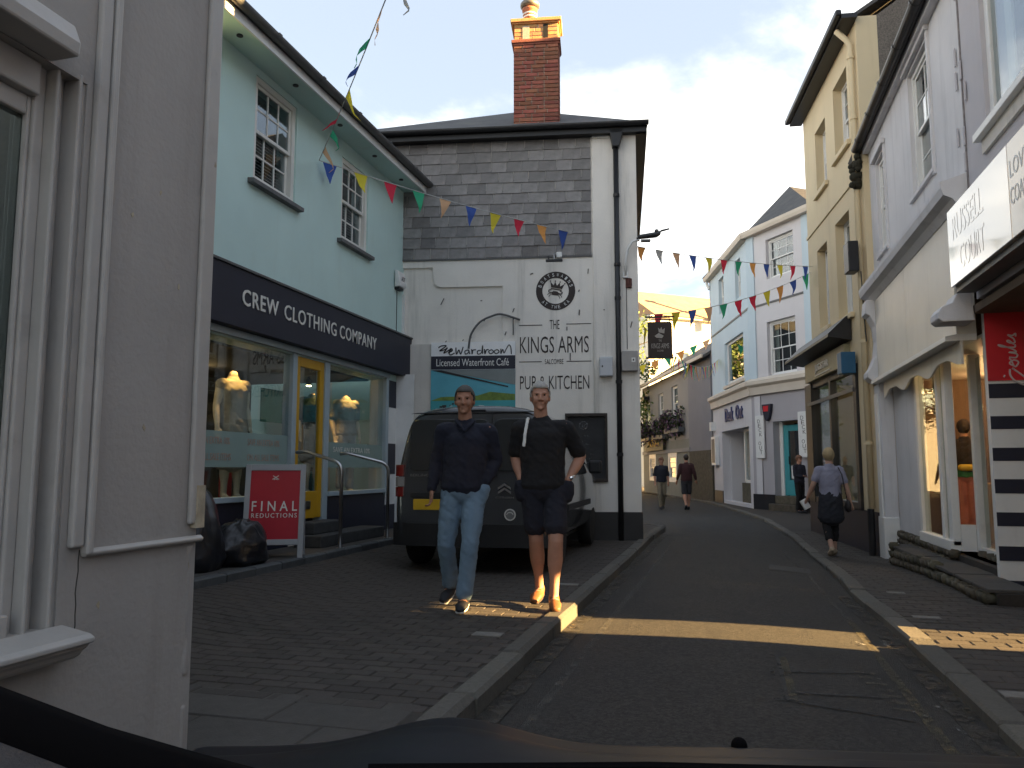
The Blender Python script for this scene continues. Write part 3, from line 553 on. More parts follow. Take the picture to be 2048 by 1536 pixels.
# hung slates, one by one, in lapped courses
xr = -.735; rows = 11; z0, z1 = SZ, 6.66; rh = (z1 - z0) / rows; rnd = random.Random(4)
sme = []
for w in (.25, .28, .31):
    for j in range(2): h = rh + .05; sme.append((w, MB().add([(0, -.020, 0), (w - .007, -.020, rnd.uniform(-.004, .004)), (w - .007, -.004, h), (0, -.004, h), (0, -.004, .0), (w - .007, -.004, 0)], [(0, 1, 2, 3), (4, 3, 2, 5), (0, 4, 5, 1), (0, 3, 4), (1, 5, 2)]).mesh('slate', M_slate)))
for k in range(rows):
    x = xr - (0 if k % 2 else -.0); off = .15 if k % 2 else 0; x = xr; first = True
    while x > -4.6:
        w, me = sme[rnd.randrange(6)]
        if first and k % 2: w2 = .16; me = MB().add([(0, -.020, 0), (w2 - .007, -.020, 0), (w2 - .007, -.004, rh + .05), (0, -.004, rh + .05), (0, -.004, 0), (w2 - .007, -.004, 0)], [(0, 1, 2, 3), (4, 3, 2, 5), (0, 4, 5, 1), (0, 3, 4), (1, 5, 2)]).mesh('slate', M_slate); w = w2
        x -= w; first = False
        place('slate', me, pub, (x, rnd.uniform(-.003, .0), z0 + k * rh + rnd.uniform(-.004, .004)), (0, rnd.uniform(-.006, .006), 0))
MB().box(-4.6, xr, -.024, -.0, SZ - .03, SZ - .004).build('drip_strip', M_gutter, pub)
# eaves, gutter, roof
MB().box(-5.2, .16, -.16, .4, 6.66, 6.72).build('soffit', M_black, pub)
MB().box(-5.2, .17, -.19, -.161, 6.65, 6.79).build('eaves_board', M_black, pub)
gp = [(-.25 + .06 * math.cos(t), 6.79 + .06 * math.sin(t)) for t in [math.pi + math.pi * k / 8 for k in range(9)]]; gp += [(a + (.008 if a < -.25 else -.008), c + .006) for a, c in reversed(gp)]
g1 = MB().prism(gp, -5.2, .20, 'x').build('gutter', M_black, pub)
MB().box(.0, 6.2, -.20, -.02, 6.64, 6.84).build('side_eaves', M_black, pub, rot=(0, 0, R(88)), loc=(-.02, -.10, 0))
rf = MB().add([(-5.4, -.20, 6.80), (.20, -.20, 6.80), (.0, 6.4, 6.80), (-5.4, 6.4, 6.80), (-2.0, 2.7, 8.45), (-5.4, 2.7, 8.12)], [(0, 1, 4, 5), (1, 2, 4), (2, 3, 5, 4), (0, 5, 3), (0, 3, 2, 1)]).build('roof', M_slate_roof, pub)
# courses of roof slates near the eaves
for k in range(0):
    y0, zz = -.20 + .30 * k, 6.80 + .1655 * k
    MB().bar((-5.0, y0 + .16, zz + .085), (.06 - .23 * k, y0 + .16, zz + .100), .33, .012, up=(0, -.52, 1)).build('slate_course', M_slate_roof, rf)
# chimney with separate bricks
CX0, CX1, CY0, CY1 = -2.06, -1.27, .40, .86; CZ = .24
ch = MB().box(CX0 + .02, CX1 - .02, CY0 + .02, CY1 - .02, 6.6, 8.42 + CZ).box(CX0 + .02, CX1 - .02, CY0 + .02, CY1 - .02, 8.48 + CZ, 8.80 + CZ).build('chimney', M_mortar, pub)
def brick_me(l, d, h, m): return stone_me(l, d, h, m)
def stone_me(l, d, h, m):
    me = MB().box(0, l, 0, d, 0, h).mesh('brick', m); b = bmesh.new(); b.from_mesh(me); bmesh.ops.bevel(b, geom=b.edges[:], offset=.004, segments=1, affect='EDGES'); b.to_mesh(me); b.free(); return me
BR = {}
def brick(l, d, m, loc):
    k = (round(l, 3), round(d, 3), m.name)
    if k not in BR: BR[k] = stone_me(l - .014, d, .061, m)
    return place('brick', BR[k], ch, loc, (0, rnd.uniform(-.008, .008), 0))
def course(z, x0, x1, y0, y1, m, k):
    pat = [(.215, .215, .105, .255), (.105, .215, .215, .255), (.215, .105, .215, .255), (.16, .215, .215, .2)][k % 4]; x = x0; W = x1 - x0; tot = sum(pat)
    for p_ in pat: l = p_ * W / tot; brick(l, .04, m, (x + .005, y0 + rnd.uniform(-.003, .002), z)); x += l
    y = y0 + .045; n = 2; D = (y1 - y0 - .045) / n
    for j in range(n):     # right-hand return, seen edge on
        k2 = ('s', round(D, 3), m.name)
        if k2 not in BR: BR[k2] = stone_me(.04, D - .01, .064, m)
        place('brick', BR[k2], ch, (x1 - .038, y + D * j, z))
        place('brick', BR[k2], ch, (x0 - .002, y + D * j, z))
z = 7.10; k = 0
while z < 8.31 + CZ: course(z, CX0, CX1, CY0, CY1, M_brick, k); z += .0742; k += 1
MB().box(CX0 - .035, CX1 + .03, CY0 - .035, CY1 + .035, 8.36 + CZ, 8.42 + CZ).box(CX0 - .015, CX1 + .015, CY0 - .015, CY1 + .015, 8.325 + CZ, 8.3599 + CZ).build('brick_band', M_brick, ch, bevel=.008)
z = 8.425 + CZ; k = 1
while z < 8.66 + CZ: course(z, CX0 + .01, CX1 - .005, CY0 + .01, CY1 - .01, M_buff, k); z += .0742; k += 1
MB().box(CX0 - .05, CX1 + .05, CY0 - .05, CY1 + .05, 8.735 + CZ, 8.80 + CZ).box(CX0 - .02, CX1 + .02, CY0 - .02, CY1 + .02, 8.712 + CZ, 8.7349 + CZ).build('corbel', M_buff, ch, bevel=.012)
MB().add([(CX0 - .03, CY0 - .03, 8.80), (CX1 + .03, CY0 - .03, 8.80), (CX1 + .03, CY1 + .03, 8.80), (CX0 - .03, CY1 + .03, 8.80), (CX0 + .15, CY0 + .15, 8.86), (CX1 - .2, CY0 + .15, 8.85), (CX1 - .2, CY1 - .15, 8.85), (CX0 + .15, CY1 - .15, 8.86)], [(0, 1, 5, 4), (1, 2, 6, 5), (2, 3, 7, 6), (3, 0, 4, 7), (4, 5, 6, 7)]).build('flaunching', M_mortar, ch, (0, 0, CZ))
box('vent_slot', M_dark, ch, CX1 - .27, CX1 - .185, CY0 + .004, CY0 + .008, 8.45 + CZ, 8.70 + CZ); box('mortar_patch', M_mortar, ch, CX0 + .16, CX0 + .28, CY0 + .003, CY0 + .008, 8.44 + CZ, 8.68 + CZ)
MB().box(CX0 - .02, CX1 + .06, CY0 - .05, CY1 + .05, 7.0, 7.095).build('flashing', M_lead, ch, bevel=.01)
pot = MB().lathe([(.13, 0), (.12, .10), (.125, .11), (.125, .13), (.115, .14), (.11, .20), (.135, .22), (.14, .26), (.11, .26), (.10, .05)], (CX0 + .27, (CY0 + CY1) / 2, 8.85 + CZ), 20).build('chimney_pot', mat('terracotta', (.36, .13, .07), .8, .2, 12), ch, smooth=True)
MB().lathe([(.12, .30), (.17, .33), (.17, .38), (.10, .46), (.05, .48)], (CX0 + .27, (CY0 + CY1) / 2, 8.83 + CZ), 20).lathe([(.10, .20), (.10, .34)], (CX0 + .27, (CY0 + CY1) / 2, 8.84 + CZ), 14).build('cowl', mat('tarnished_metal', (.2, .18, .15), .5, .3, 9, metal=.6), ch, smooth=True)
for k in range(2): MB().lathe([(.128, .0), (.132, .012), (.128, .024)], (CX0 + .27, (CY0 + CY1) / 2, 8.93 + CZ + .06 * k), 20).build('pot_band', M_trim, pot)
# black rainwater pipe with hopper
dp = MB().tube([(-.33, -.09, 6.45), (-.33, -.09, .05)], .042, 12).build('downpipe', M_black, pub, smooth=True)
MB().prism([(-.44, 6.72), (-.20, 6.72), (-.23, 6.58), (-.275, 6.42), (-.385, 6.42), (-.41, 6.58)], -.19, -.04, 'y').build('hopper', M_black, dp, bevel=.012)
for z in (5.6, 4.45, 3.9, 2.55, 1.4): MB().lathe([(.052, 0), (.052, .05)], (-.33, -.09, z), 12).build('pipe_collar', M_black, dp)
MB().tube([(-.19, -.045, 4.2), (-.19, -.045, 3.1)], .006).build('cable', M_gutter, pub); MB().tube([(-.15, -.045, 4.25), (-.15, -.045, 4.1)], .05, 4).build('rust_bracket', mat('rust', (.12, .05, .04), .9, .3), pub)
# rusty fixings and scars on the render
for x, z, l, a in ((-1.72, 4.38, .05, .3), (-.95, 4.08, .03, 1.2), (-.95, 3.72, .09, 1.5), (-.55, 3.75, .02, 0), (-3.2, 3.95, .12, 1.1), (-2.55, 3.95, .03, 0), (-2.02, 3.78, .07, 1.2), (-2.15, 3.4, .06, 1.2), (-3.15, 3.25, .1, 1.1), (-.12, 3.5, .1, 1.3), (-2.85, 3.3, .03, .5), (-2.4, 2.9, .04, .2), (-.8, 4.4, .08, 1.5), (-1.15, 3.46, .06, 1.57), (-1.1, 3.0, .12, 1.57)):
    MB().bar((x - l / 2 * math.cos(a), -.006 if x < -.72 else -.041, z - l / 2 * math.sin(a)), (x + l / 2 * math.cos(a), -.006 if x < -.72 else -.041, z + l / 2 * math.sin(a)), .012, .014).build('render_scar', mat('scar', (.10, .085, .075), .9, .3), pub)
box('small_window', M_trim, pub, -3.98, -3.84, -.015, .0399, 3.3, 4.08); box('gate_panel', M_trim, pub, -4.3, -3.62, -.2, -.16, .1, 2.72)
# painted lettering and roundel
M_ink = mat('dark_brown_sign_paint', (0.04, 0.03, 0.028), .7, .2)
for s, x0, x1, z0_, z1_, wt in (('THE', -1.43, -1.27, 3.455, 3.605, -.003), ('KINGS ARMS', -1.915, -.80, 3.065, 3.335, -.004), ('SALCOMBE', -1.51, -1.21, 2.885, 2.965, -.002), ('PUB & KITCHEN', -1.915, -.80, 2.475, 2.695, -.004)): text('lettering', s, M_ink, pub, x0, z0_, z1_ - z0_, x1 - x0, y=-.001, depth=.004, weight=wt)
for x0, x1, z in ((-1.93, -1.55, 3.525), (-1.16, -.76, 3.535), (-1.93, -1.56, 2.925), (-1.16, -.76, 2.925)): box('painted_rule', M_ink, pub, x0, x1, -.005, -.0005, z - .006, z + .006)
def ring(mb, c, r0, r1, y0, y1, n=40):
    for k in range(n):
        t0, t1 = 2 * math.pi * k / n, 2 * math.pi * (k + 1) / n
        q = [(c[0] + r * math.cos(t), c[1] + r * math.sin(t)) for r, t in ((r0, t0), (r1, t0), (r1, t1), (r0, t1))]; mb.add([(p[0], y0, p[1]) for p in q] + [(p[0], y1, p[1]) for p in q], [(0, 1, 2, 3), (1, 2, 6, 5), (0, 3, 7, 4)])
    return mb
LC = (-1.33, 4.085)
rd = ring(MB(), LC, .215, .32, -.006, -.0005).build('roundel', M_ink, pub, fix=False)
for s, a0, sgn, rr in (('BOATSWAINS', 162, -1, .2675), ('AT THE KA', 222, 1, .2675)):
    n = len(s)
    for i, c in enumerate(s):
        if c == ' ': continue
        a = R(a0 + sgn * i * (16 if sgn < 0 else 12)); text('letter', c, M_trim, rd, LC[0] + rr * math.cos(a), LC[1] + rr * math.sin(a), .055, .032, y=-.0065, depth=.002, align='C', rz=a - math.pi / 2 if sgn < 0 else a + math.pi / 2)
def cr_pt(x, z, a=-.2, s=1.0, o=(0, 0)): return (LC[0] + o[0] + s * (x * math.cos(a) - z * math.sin(a)), LC[1] + o[1] + s * (x * math.sin(a) + z * math.cos(a)))
crown = MB(); crown.prism([cr_pt(*q) for q in ((-.085, .045), (.095, .045), (.125, .14), (.06, .085), (.045, .15), (.005, .09), (-.035, .15), (-.05, .085), (-.115, .14))], -.006, -.0008).prism([cr_pt(*q) for q in ((-.085, .018), (.095, .018), (.095, .036), (-.085, .036))], -.006, -.0008)
for q in ((.125, .145), (.045, .158), (-.035, .158), (-.115, .145)): crown.lathe([(.001, -.006), (.011, -.006), (.011, -.0008)], (cr_pt(*q)[0], 0, cr_pt(*q)[1]), 8, 'y')
crown.build('crown_emblem', M_ink, pub)
crab = MB(); crab.prism([cr_pt(*q) for q in ((-.06, -.03), (-.035, -.005), (.035, -.005), (.065, -.03), (.045, -.07), (-.04, -.075))], -.006, -.0008)
for sx in (-1, 1):
    stroke(crab, [cr_pt(sx * .05, -.03), cr_pt(sx * .1, -.035), cr_pt(sx * .11, -.005), cr_pt(sx * .07, .008)], .008, -.004); stroke(crab, [cr_pt(sx * .05, -.05), cr_pt(sx * .1, -.06), cr_pt(sx * .12, -.09)], .005, -.004); stroke(crab, [cr_pt(sx * .04, -.06), cr_pt(sx * .08, -.085), cr_pt(sx * .09, -.115)], .005, -.004)
crab.build('crab_emblem', M_ink, pub)
# metal hoop bracket
hp = empty('sign_hoop', (PA[0], PA[1], 0), R(9), 'bent grey metal hoop bracket above the cafe banner', 'bracket')
b = MB(); stroke(b, [(-2.75, 3.15), (-2.71, 3.38), (-2.57, 3.58), (-2.37, 3.68), (-2.2, 3.705), (-1.91, 3.61)], .018, -.05, 6); b.build('hoop', M_gutter, hp, smooth=True); MB().tube([(-2.02, -.05, 3.64), (-2.02, -.05, 3.36)], .010).build('drop_rod', M_gutter, hp)
for x, z in ((-2.5, 3.62), (-2.72, 3.34)): MB().bar((x, -.06, z), (x, -.001, z), .02, .03).build('stay', M_gutter, hp)
# cafe banner
M_sea = mat('banner_turquoise', (.05, .32, .36), .5, .1, 3); M_bsky = mat('banner_blue', (.10, .38, .48), .5, .1, 3); M_aw = mat('banner_grey_awning', (.20, .23, .23), .5, .1, 3); M_hill = mat('banner_green_hill', (.14, .22, .04), .5, .4, 12)
cb = empty('cafe_banner', (PA[0], PA[1], 0), R(9), 'cafe banner with white heading above a photo of boats, behind the van', 'banner')
box('board', mat('clean_white_banner', (.86, .86, .86), .4, .02), cb, -3.37, -1.985, -.05, -.013, 2.0, 3.26)
box('blue_band', M_navy, cb, -3.37, -1.985, -.054, -.0502, 2.81, 3.03); text('lettering', 'Licensed Waterfront Café', M_trim, cb, -3.28, 2.865, .12, 1.19, y=-.0545, depth=.002)
b = MB()
for st_ in ([(-3.25, 3.17), (-3.2, 3.2), (-3.12, 3.2), (-3.23, 3.12), (-3.14, 3.14), (-3.1, 3.17), (-3.16, 3.08), (-3.06, 3.14), (-3.04, 3.16), (-3.08, 3.08), (-3.02, 3.13)], [(-3.06, 3.1), (-3.02, 3.12), (-3.03, 3.15), (-3.07, 3.1), (-3.05, 3.05), (-2.98, 3.08)], [(-2.96, 3.17), (-2.95, 3.06), (-2.91, 3.13), (-2.88, 3.06), (-2.84, 3.18)], [(-2.76, 3.13), (-2.81, 3.11), (-2.8, 3.06), (-2.75, 3.09), (-2.75, 3.13), (-2.73, 3.06)], [(-2.70, 3.14), (-2.69, 3.06), (-2.68, 3.12), (-2.63, 3.13)], [(-2.55, 3.12), (-2.60, 3.11), (-2.6, 3.06), (-2.54, 3.08), (-2.52, 3.2), (-2.52, 3.06)], [(-2.49, 3.14), (-2.48, 3.06), (-2.46, 3.12), (-2.42, 3.13)], [(-2.37, 3.13), (-2.42, 3.1), (-2.39, 3.06), (-2.34, 3.09), (-2.37, 3.13)], [(-2.28, 3.13), (-2.33, 3.1), (-2.3, 3.06), (-2.25, 3.09), (-2.28, 3.13)], [(-2.22, 3.14), (-2.22, 3.06), (-2.19, 3.13), (-2.17, 3.07), (-2.13, 3.14), (-2.09, 3.2), (-2.06, 3.16), (-2.05, 3.05)]): stroke(b, st_, .010, -.051)
b.build('script_lettering', M_black, cb)
box('picture', M_bsky, cb, -3.37, -1.985, -.054, -.0502, 2.01, 2.805); box('picture_sea', M_sea, cb, -3.37, -1.985, -.056, -.0541, 2.01, 2.30)
MB().prism([(-3.37, 2.3), (-3.2, 2.36), (-2.6, 2.38), (-2.4, 2.44), (-2.2, 2.42), (-1.99, 2.40), (-1.99, 2.3)], -.0565, -.0541).build('picture_hill', M_hill, cb); MB().prism([(-3.3, 2.805), (-1.985, 2.805), (-1.985, 2.55)], -.058, -.0566).build('picture_awning', M_aw, cb); MB().prism([(-3.37, 2.8), (-3.2, 2.8), (-2.1, 2.53), (-2.1, 2.51)], -.0595, -.0581).build('picture_beam', M_black, cb)
rnd = random.Random(8)
for k in range(26): x = rnd.uniform(-3.3, -2.05); z = 2.10 + rnd.uniform(0, .14); w = rnd.uniform(.02, .09); box('picture_boat', (M_black, M_trim, M_navy)[k % 3], cb, x, x + w, -.0582, -.0567, z, z + rnd.uniform(.01, .035))
# small wall boxes, picture light, menu board
e1 = empty('meter_box', (PA[0], PA[1], 0), R(9), 'white plastic meter box, the one on the left of the drainpipe', 'meter box'); MB().box(-.635, -.425, -.17, -.036, 2.66, 2.97).build('case', mat('pale_plastic', (.52, .54, .57), .5, .05), e1, bevel=.015); box('lock', M_black, e1, -.60, -.58, -.174, -.1701, 2.80, 2.83)
e2 = empty('meter_box', (PA[0], PA[1], 0), R(9), 'beige grey meter box on the right of the drainpipe', 'meter box'); MB().box(-.285, -.03, -.15, -.036, 2.74, 3.06).build('case', mat('beige_grey_plastic', (.36, .34, .32), .6, .1), e2, bevel=.01); box('label_plate', M_trim, e2, -.13, -.07, -.153, -.1501, 2.88, 2.95); box('lock', M_black, e2, -.11, -.09, -.156, -.1531, 2.9, 2.93)
pl = empty('picture_light', (PA[0], PA[1], 0), R(9), 'dark bar light on a curved arm above the round pub emblem', 'light'); MB().box(-1.47, -1.20, -.34, -.28, 4.49, 4.53).build('lamp_bar', M_black, pl, bevel=.01); MB().tube([(-1.3, -.02, 4.65), (-1.32, -.15, 4.67), (-1.34, -.25, 4.62), (-1.335, -.3, 4.53)], .008).build('arm', M_steel, pl); MB().box(-1.31, -1.22, -.10, -.001, 4.62, 4.71).build('junction_box', M_trim, pl, bevel=.008); MB().box(-1.44, -1.41, -.34, -.30, 4.531, 4.58).build('knob', M_black, pl)
bb = empty('menu_board', (PA[0], PA[1], 0), R(9), 'black framed menu board on the pub wall behind the man in shorts', 'menu board'); box('panel', mat('chalkboard', (.03, .03, .032), .8, .3, 6), bb, -1.15, -.56, -.035, -.001 - .035 + .0, 1.05, 2.03)
MB().box(-1.19, -.52, -.085, -.0355, 2.03, 2.08).box(-1.19, -.52, -.085, -.0355, 1.0, 1.05).box(-1.19, -1.15, -.08, -.0355, 1.05, 2.03).box(-.56, -.52, -.08, -.0355, 1.05, 2.03).build('frame', mat('dark_oak', (.03, .022, .018), .6, .3), bb, bevel=.006)
M_chalk = worn('chalk', (.35, .36, .38), 30, .35, .55, .5)
rb = ring(MB(), (-.90, 1.89), .055, .07, -.0385, -.0355, 20).build('chalk_ring', M_chalk, bb, fix=False); b = MB(); stroke(b, [(-.92, 1.87), (-.9, 1.91), (-.87, 1.9), (-.92, 1.86), (-.87, 1.86)], .006, -.037)
rnd = random.Random(2)
for k in range(9): z = 1.72 - .07 * k; x = -1.05; 
for k in range(9):
    z = 1.72 - .07 * k; x = -1.02 + rnd.uniform(0, .1); p_ = []
    while x < -.66 - rnd.uniform(0, .12): p_.append((x, z + rnd.uniform(-.016, .016))); x += .022
    stroke(b, p_, .003, -.0362, 3)
b.build('chalk_lettering', M_chalk, bb)
# hanging pub sign on the street side
hs = empty('pub_sign', (-1.20, 13.15, 0), R(9), 'dark brown hanging pub sign on an iron bracket at the pub corner', 'sign')
M_sbrown = mat('brown_signboard', (.045, .03, .024), .6, .15); b = MB().prism([(.02, 3.05), (.42, 3.05), (.42, 3.60), (.395, 3.64), (.02, 3.64)], -.02, .02).build('board', M_sbrown, hs, bevel=.004); MB().box(-.02, .46, -.015, .015, 3.71, 3.735).box(-.02, .42, -.012, .012, 3.665, 3.68).build('bracket', M_black, hs); MB().bar((.06, 0, 3.64), (.06, 0, 3.71), .008, .008).bar((.38, 0, 3.64), (.38, 0, 3.71), .008, .008).build('hanger', M_black, hs)
MB().box(-.02, .44, -.022, .022, 3.02, 3.048).build('bottom_rail', M_black, hs)
M_sgold = mat('pale_sign_paint', (.42, .38, .34), .7, .1); text('lettering', 'KINGS ARMS', M_sgold, hs, .075, 3.19, .085, .29, y=-.021, depth=.002); text('lettering', 'THE', M_sgold, hs, .195, 3.30, .04, .05, y=-.021, depth=.002); text('lettering', 'SALCOMBE', M_sgold, hs, .17, 3.135, .03, .1, y=-.021, depth=.002)
b = MB(); b.prism([(.13, 3.40), (.2, 3.45), (.28, 3.40), (.25, 3.36), (.16, 3.37)], -.023, -.0205).prism([(.2, 3.46), (.29, 3.44), (.30, 3.53), (.26, 3.5), (.245, 3.55), (.22, 3.51), (.19, 3.54)], -.023, -.0205).build('emblem', M_sgold, hs)
# street light bracketed off the pub corner
sl = empty('street_light', (PA[0], PA[1], 0), R(9), 'grey street light on a curved white bracket at the pub corner', 'street light')
MB().tube([(-.2, -.07, 4.30), (-.19, -.09, 4.55), (-.16, -.12, 4.72), (-.09, -.14, 4.83), (.02, -.15, 4.86)], .022, 10).build('bracket', M_trim, sl, smooth=True); MB().box(-.24, -.16, -.08, -.036, 4.26, 4.36).build('wall_plate', M_trim, sl)
MB().loft([[(x, -.15 + w * math.cos(t), 4.87 + .03 * k + h * math.sin(t)) for t in [2 * math.pi * j / 12 for j in range(12)]] for k, (x, w, h) in enumerate(((-.02, .02, .02), (.02, .055, .035), (.30, .07, .045), (.36, .045, .035), (.37, .02, .018), (.50, .018, .014)))]).build('lamp_head', mat('grey_lamp_housing', (.045, .047, .05), .5, .1), sl, smooth=False, bevel=.004); MB().box(.05, .2, -.19, -.11, 4.82, 4.85).build('lens', M_gutter, sl); MB().lathe([(.035, 0), (.03, .03), (.001, .045)], (.3, -.15, 4.98), 10).build('photocell', M_gutter, sl)
# ------------------------------------------------------------------ right-hand side of the street
def adopt(temp, thing):
    for c in list(temp.children):
        m = temp.matrix_basis @ c.matrix_basis; c.parent = thing; c.matrix_basis = thing.matrix_basis.inverted() @ m
    bpy.data.objects.remove(temp)
M_palewhite = mat('cool_white_render', (0.64, 0.63, 0.64), 0.85, 0.10, 1.0, 0.25, 50, grime=(0.36, 0.36, 0.38), gscale=1.6, gamt=0.6, streak=True)
M_lilac = mat('pale_lilac_render', (0.50, 0.48, 0.50), 0.85, 0.05, 1.4, 0.2, 60, grime=(0.38, 0.36, 0.37), gscale=1.2, gamt=0.4, streak=True)
M_board = mat('cream_fascia_paint', (0.66, 0.62, 0.54), 0.45, 0.06, 2, 0.1, 30, grime=(0.42, 0.38, 0.33), gscale=1.2, gamt=0.5, streak=True)
M_signwhite = mat('glossy_sign_panel', (0.66, 0.63, 0.57), 0.12, 0.03, 1, spec=.6, coat=.6)
M_stone = mat('rubble_stone', (0.10, 0.085, 0.06), 0.9, 0.4, 9, 0.8, 30, rand=0.35, grime=(0.045, 0.055, 0.02), gscale=5, gamt=0.7)
M_redsign = mat('red_sign', (0.55, 0.015, 0.025), .45, .05)
# ---- white shop
ws = empty('striped_shop', (2.5, 0, 0), R(-90), 'white two storey shop with cream fascia and scalloped valance', 'shop')
wall_mb(-14.08, -8.80, 3.98, 6.62, 0, .3, [(-13.5, -12.8, 4.62, 6.12), (-11.1, -10.05, 4.76, 6.40)]).build('wall', M_palewhite, ws)
for x0, x1, z0, z1 in ((-13.5, -12.8, 4.62, 6.12), (-11.1, -10.05, 4.76, 6.40)):
    sash_window(ws, x0, x1, z0, z1, .05, 2, 2, fw=.06, m=M_trim, sill=(.09, .09, .07), sillm=M_palewhite, g=G_win)
    MB().box(x0 - .12, x1 + .12, -.06, -.0005, z1 + .04, z1 + .12).build('hood_mould', M_palewhite, ws, bevel=.01); box('mould_edge', M_palewhite, ws, x1 + .04, x1 + .10, -.03, -.0005, z0 - .1, z1 + .0395)
# eaves and roof
MB().box(-14.0, -6.6, -.10, .0, 6.50, 6.62).build('eaves_board', M_palewhite, ws, bevel=.01)
gp = [(-.20 + .07 * math.cos(t), 6.62 + .07 * math.sin(t)) for t in [math.pi + math.pi * k / 8 for k in range(9)]]; gp += [(a + (.008 if a < -.2 else -.008), c + .006) for a, c in reversed(gp)]
g = MB().prism(gp, -14.05, -6.6, 'x').build('gutter', M_black, ws)
for x in (-13.6, -12.6, -11.6, -10.6, -9.6): MB().prism([(-.2 + .08 * math.cos(t), 6.625 + .08 * math.sin(t)) for t in [math.pi + math.pi * k / 8 for k in range(9)]], x - .03, x + .03, 'x').build('gutter_joint', M_black, g)
MB().prism([(-.22, 6.64), (4.6, 11.3), (8.2, 6.6), (8.2, 6.4), (4.6, 11.15), (-.16, 6.55)], -14.75, -6.6, 'x').build('roof', M_slate_roof, ws)
b = MB()
for k in range(16): q = random.Random(k); b.sphere((-14.08 + q.uniform(-.08, .06), -.2 + q.uniform(-.08, .06), 6.5 - .035 * k + q.uniform(-.04, .04)), q.uniform(.05, .09), 7, 5)
tag(b.build('moss_clump', mat('dark_moss', (.03, .028, .018), .95, .5, 30, .8, 60), ws, smooth=True), kind='stuff')
MB().box(-14.6, -6.6, .3, 8.0, 3.98, 6.55).build('inner_core', M_dark, ws); MB().box(-14.6, -8.98, 3.9, 8.0, -.3, 3.98).build('rear_core', M_palewhite, ws)
# fascia: board in two lengths, cornice above, ledge below, scalloped valance
MB().box(-11.49, -9.2, -.09, .1, 2.62, 3.90).build('fascia_board', M_board, ws); MB().box(-13.62, -11.5, -.09, .1, 2.62, 3.90).build('fascia_board', M_board, ws)
MB().prism([(0, 3.90), (-.10, 3.90), (-.16, 3.98), (-.24, 4.02), (-.26, 4.10), (-.26, 4.16), (0, 4.24)], -14.02, -8.80, 'x').build('cornice', M_palewhite, ws)
MB().prism([(.1, 2.55), (-.20, 2.55), (-.20, 2.60), (-.10, 2.62), (.1, 2.62)], -13.62, -9.2, 'x').build('ledge', M_trim, ws)
poly = []; xs = [-13.4 + .02 * k for k in range(211)]
for x in xs: u = ((x + 13.4) % 1.4) / 1.4; poly.append((x, 2.30 + .11 * (smooth01(.0, .35, u) - smooth01(.55, 1.0, u))))
MB().prism([(-13.4, 2.549)] + poly + [(-9.2, 2.549)], -.06, -.035, 'y').build('valance', M_board, ws)
MB().box(-13.6, -8.98, .12, 1.6, 2.56, 2.60).build('soffit', M_board, ws)
def console(x0, x1, nm='console', M=None):
    pr = [(0, 3.92), (-.22, 3.92), (-.24, 3.70), (-.17, 3.66), (-.10, 3.50), (-.08, 3.25), (-.11, 3.0), (-.19, 2.82), (-.25, 2.74), (-.25, 2.66), (-.18, 2.60), (0, 2.55)]
    return MB().prism(pr, x0, x1, 'x').build(nm, M or M_palewhite, ws, bevel=.012)
console(-14.0, -13.63)
MB().box(-14.0, -13.55, -.10, .1, -.3, 2.549).build('pilaster', M_palewhite, ws, bevel=.01); MB().box(-13.9, -13.65, -.125, -.101, .35, 2.4).build('pilaster_panel', M_trim, ws); MB().box(-14.0, -13.53, -.13, .1, -.25, .45).build('pilaster_base', M_trim, ws, bevel=.015)
# stepped glazed front
MB().box(-13.55, -12.05, .10, .18, .26, 2.55).build('front_panel', M_palewhite, ws, bevel=.006)
MB().box(-12.05, -11.93, .07, .18, .30, 2.55).box(-10.92, -10.82, .07, .18, .30, 2.55).box(-10.60, -10.45, .07, .16, .30, 2.55).box(-12.0, -10.45, .04, .16, .24, .36).box(-10.45, -10.35, .32, .44, .2, 2.55).box(-10.35, -8.98, .34, .44, .14, .30).box(-9.95, -9.86, .36, .44, .30, 2.55).build('shop_frame', M_trim, ws, bevel=.008)
MB().box(-11.93, -10.92, .11, .116, .36, 2.5).build('shop_pane', glass('dim_shop_glass', (.82, .86, .85), .38), ws); MB().box(-10.82, -10.60, .11, .116, .36, 2.5).build('shop_pane', glass('dim_shop_glass', (.82, .86, .85), .38), ws); MB().box(-10.452, -10.446, .16, .32, .55, 2.5).build('shop_pane', glass('dim_shop_glass', (.82, .86, .85), .38), ws); MB().box(-10.35, -9.0, .39, .396, .30, 2.5).build('shop_pane', glass('dim_shop_glass', (.82, .86, .85), .38), ws)
MB().box(-10.49, -10.45, .16, .32, .24, .55).build('riser', M_trim, ws)
M_wood = mat('orange_drape', (0.40, 0.20, 0.09), .8, .2, 8); MB().loft([[(-10.3 + .05 * i, .55 + .03 * (i % 2), z) for i in range(9)] for z in (1.35, 2.5)], False, False).build('drape', M_wood, ws, fix=False)
M_brownwall = mat('brown_shop_wall', (0.20, 0.13, 0.085), .9, .12, 2)
MB().box(-13.5, -8.98, 3.2, 3.3, .2, 2.6).box(-13.5, -8.98, .2, 3.2, .16, .2).box(-13.5, -13.4, .2, 3.2, .2, 2.6).build('shop_interior', M_brownwall, ws); MB().box(-13.4, -12.0, 1.0, 1.6, .2, 1.0).build('counter', mat('pine_counter', (.45, .30, .16), .6, .2, 6), ws)
st = MB()
for k in range(5): st.box(-11.55 + .085 * k, -11.51 + .085 * k, .20, .21, 1.9, 2.5)
tag(st.build('blind_stripes', M_navy, ws), kind='stuff')
st = MB()
for k in range(4): st.box(-9.75 + .1 * k, -9.70 + .1 * k, .48, .49, 1.95, 2.5)
tag(st.build('blind_stripes', M_navy, ws), kind='stuff')
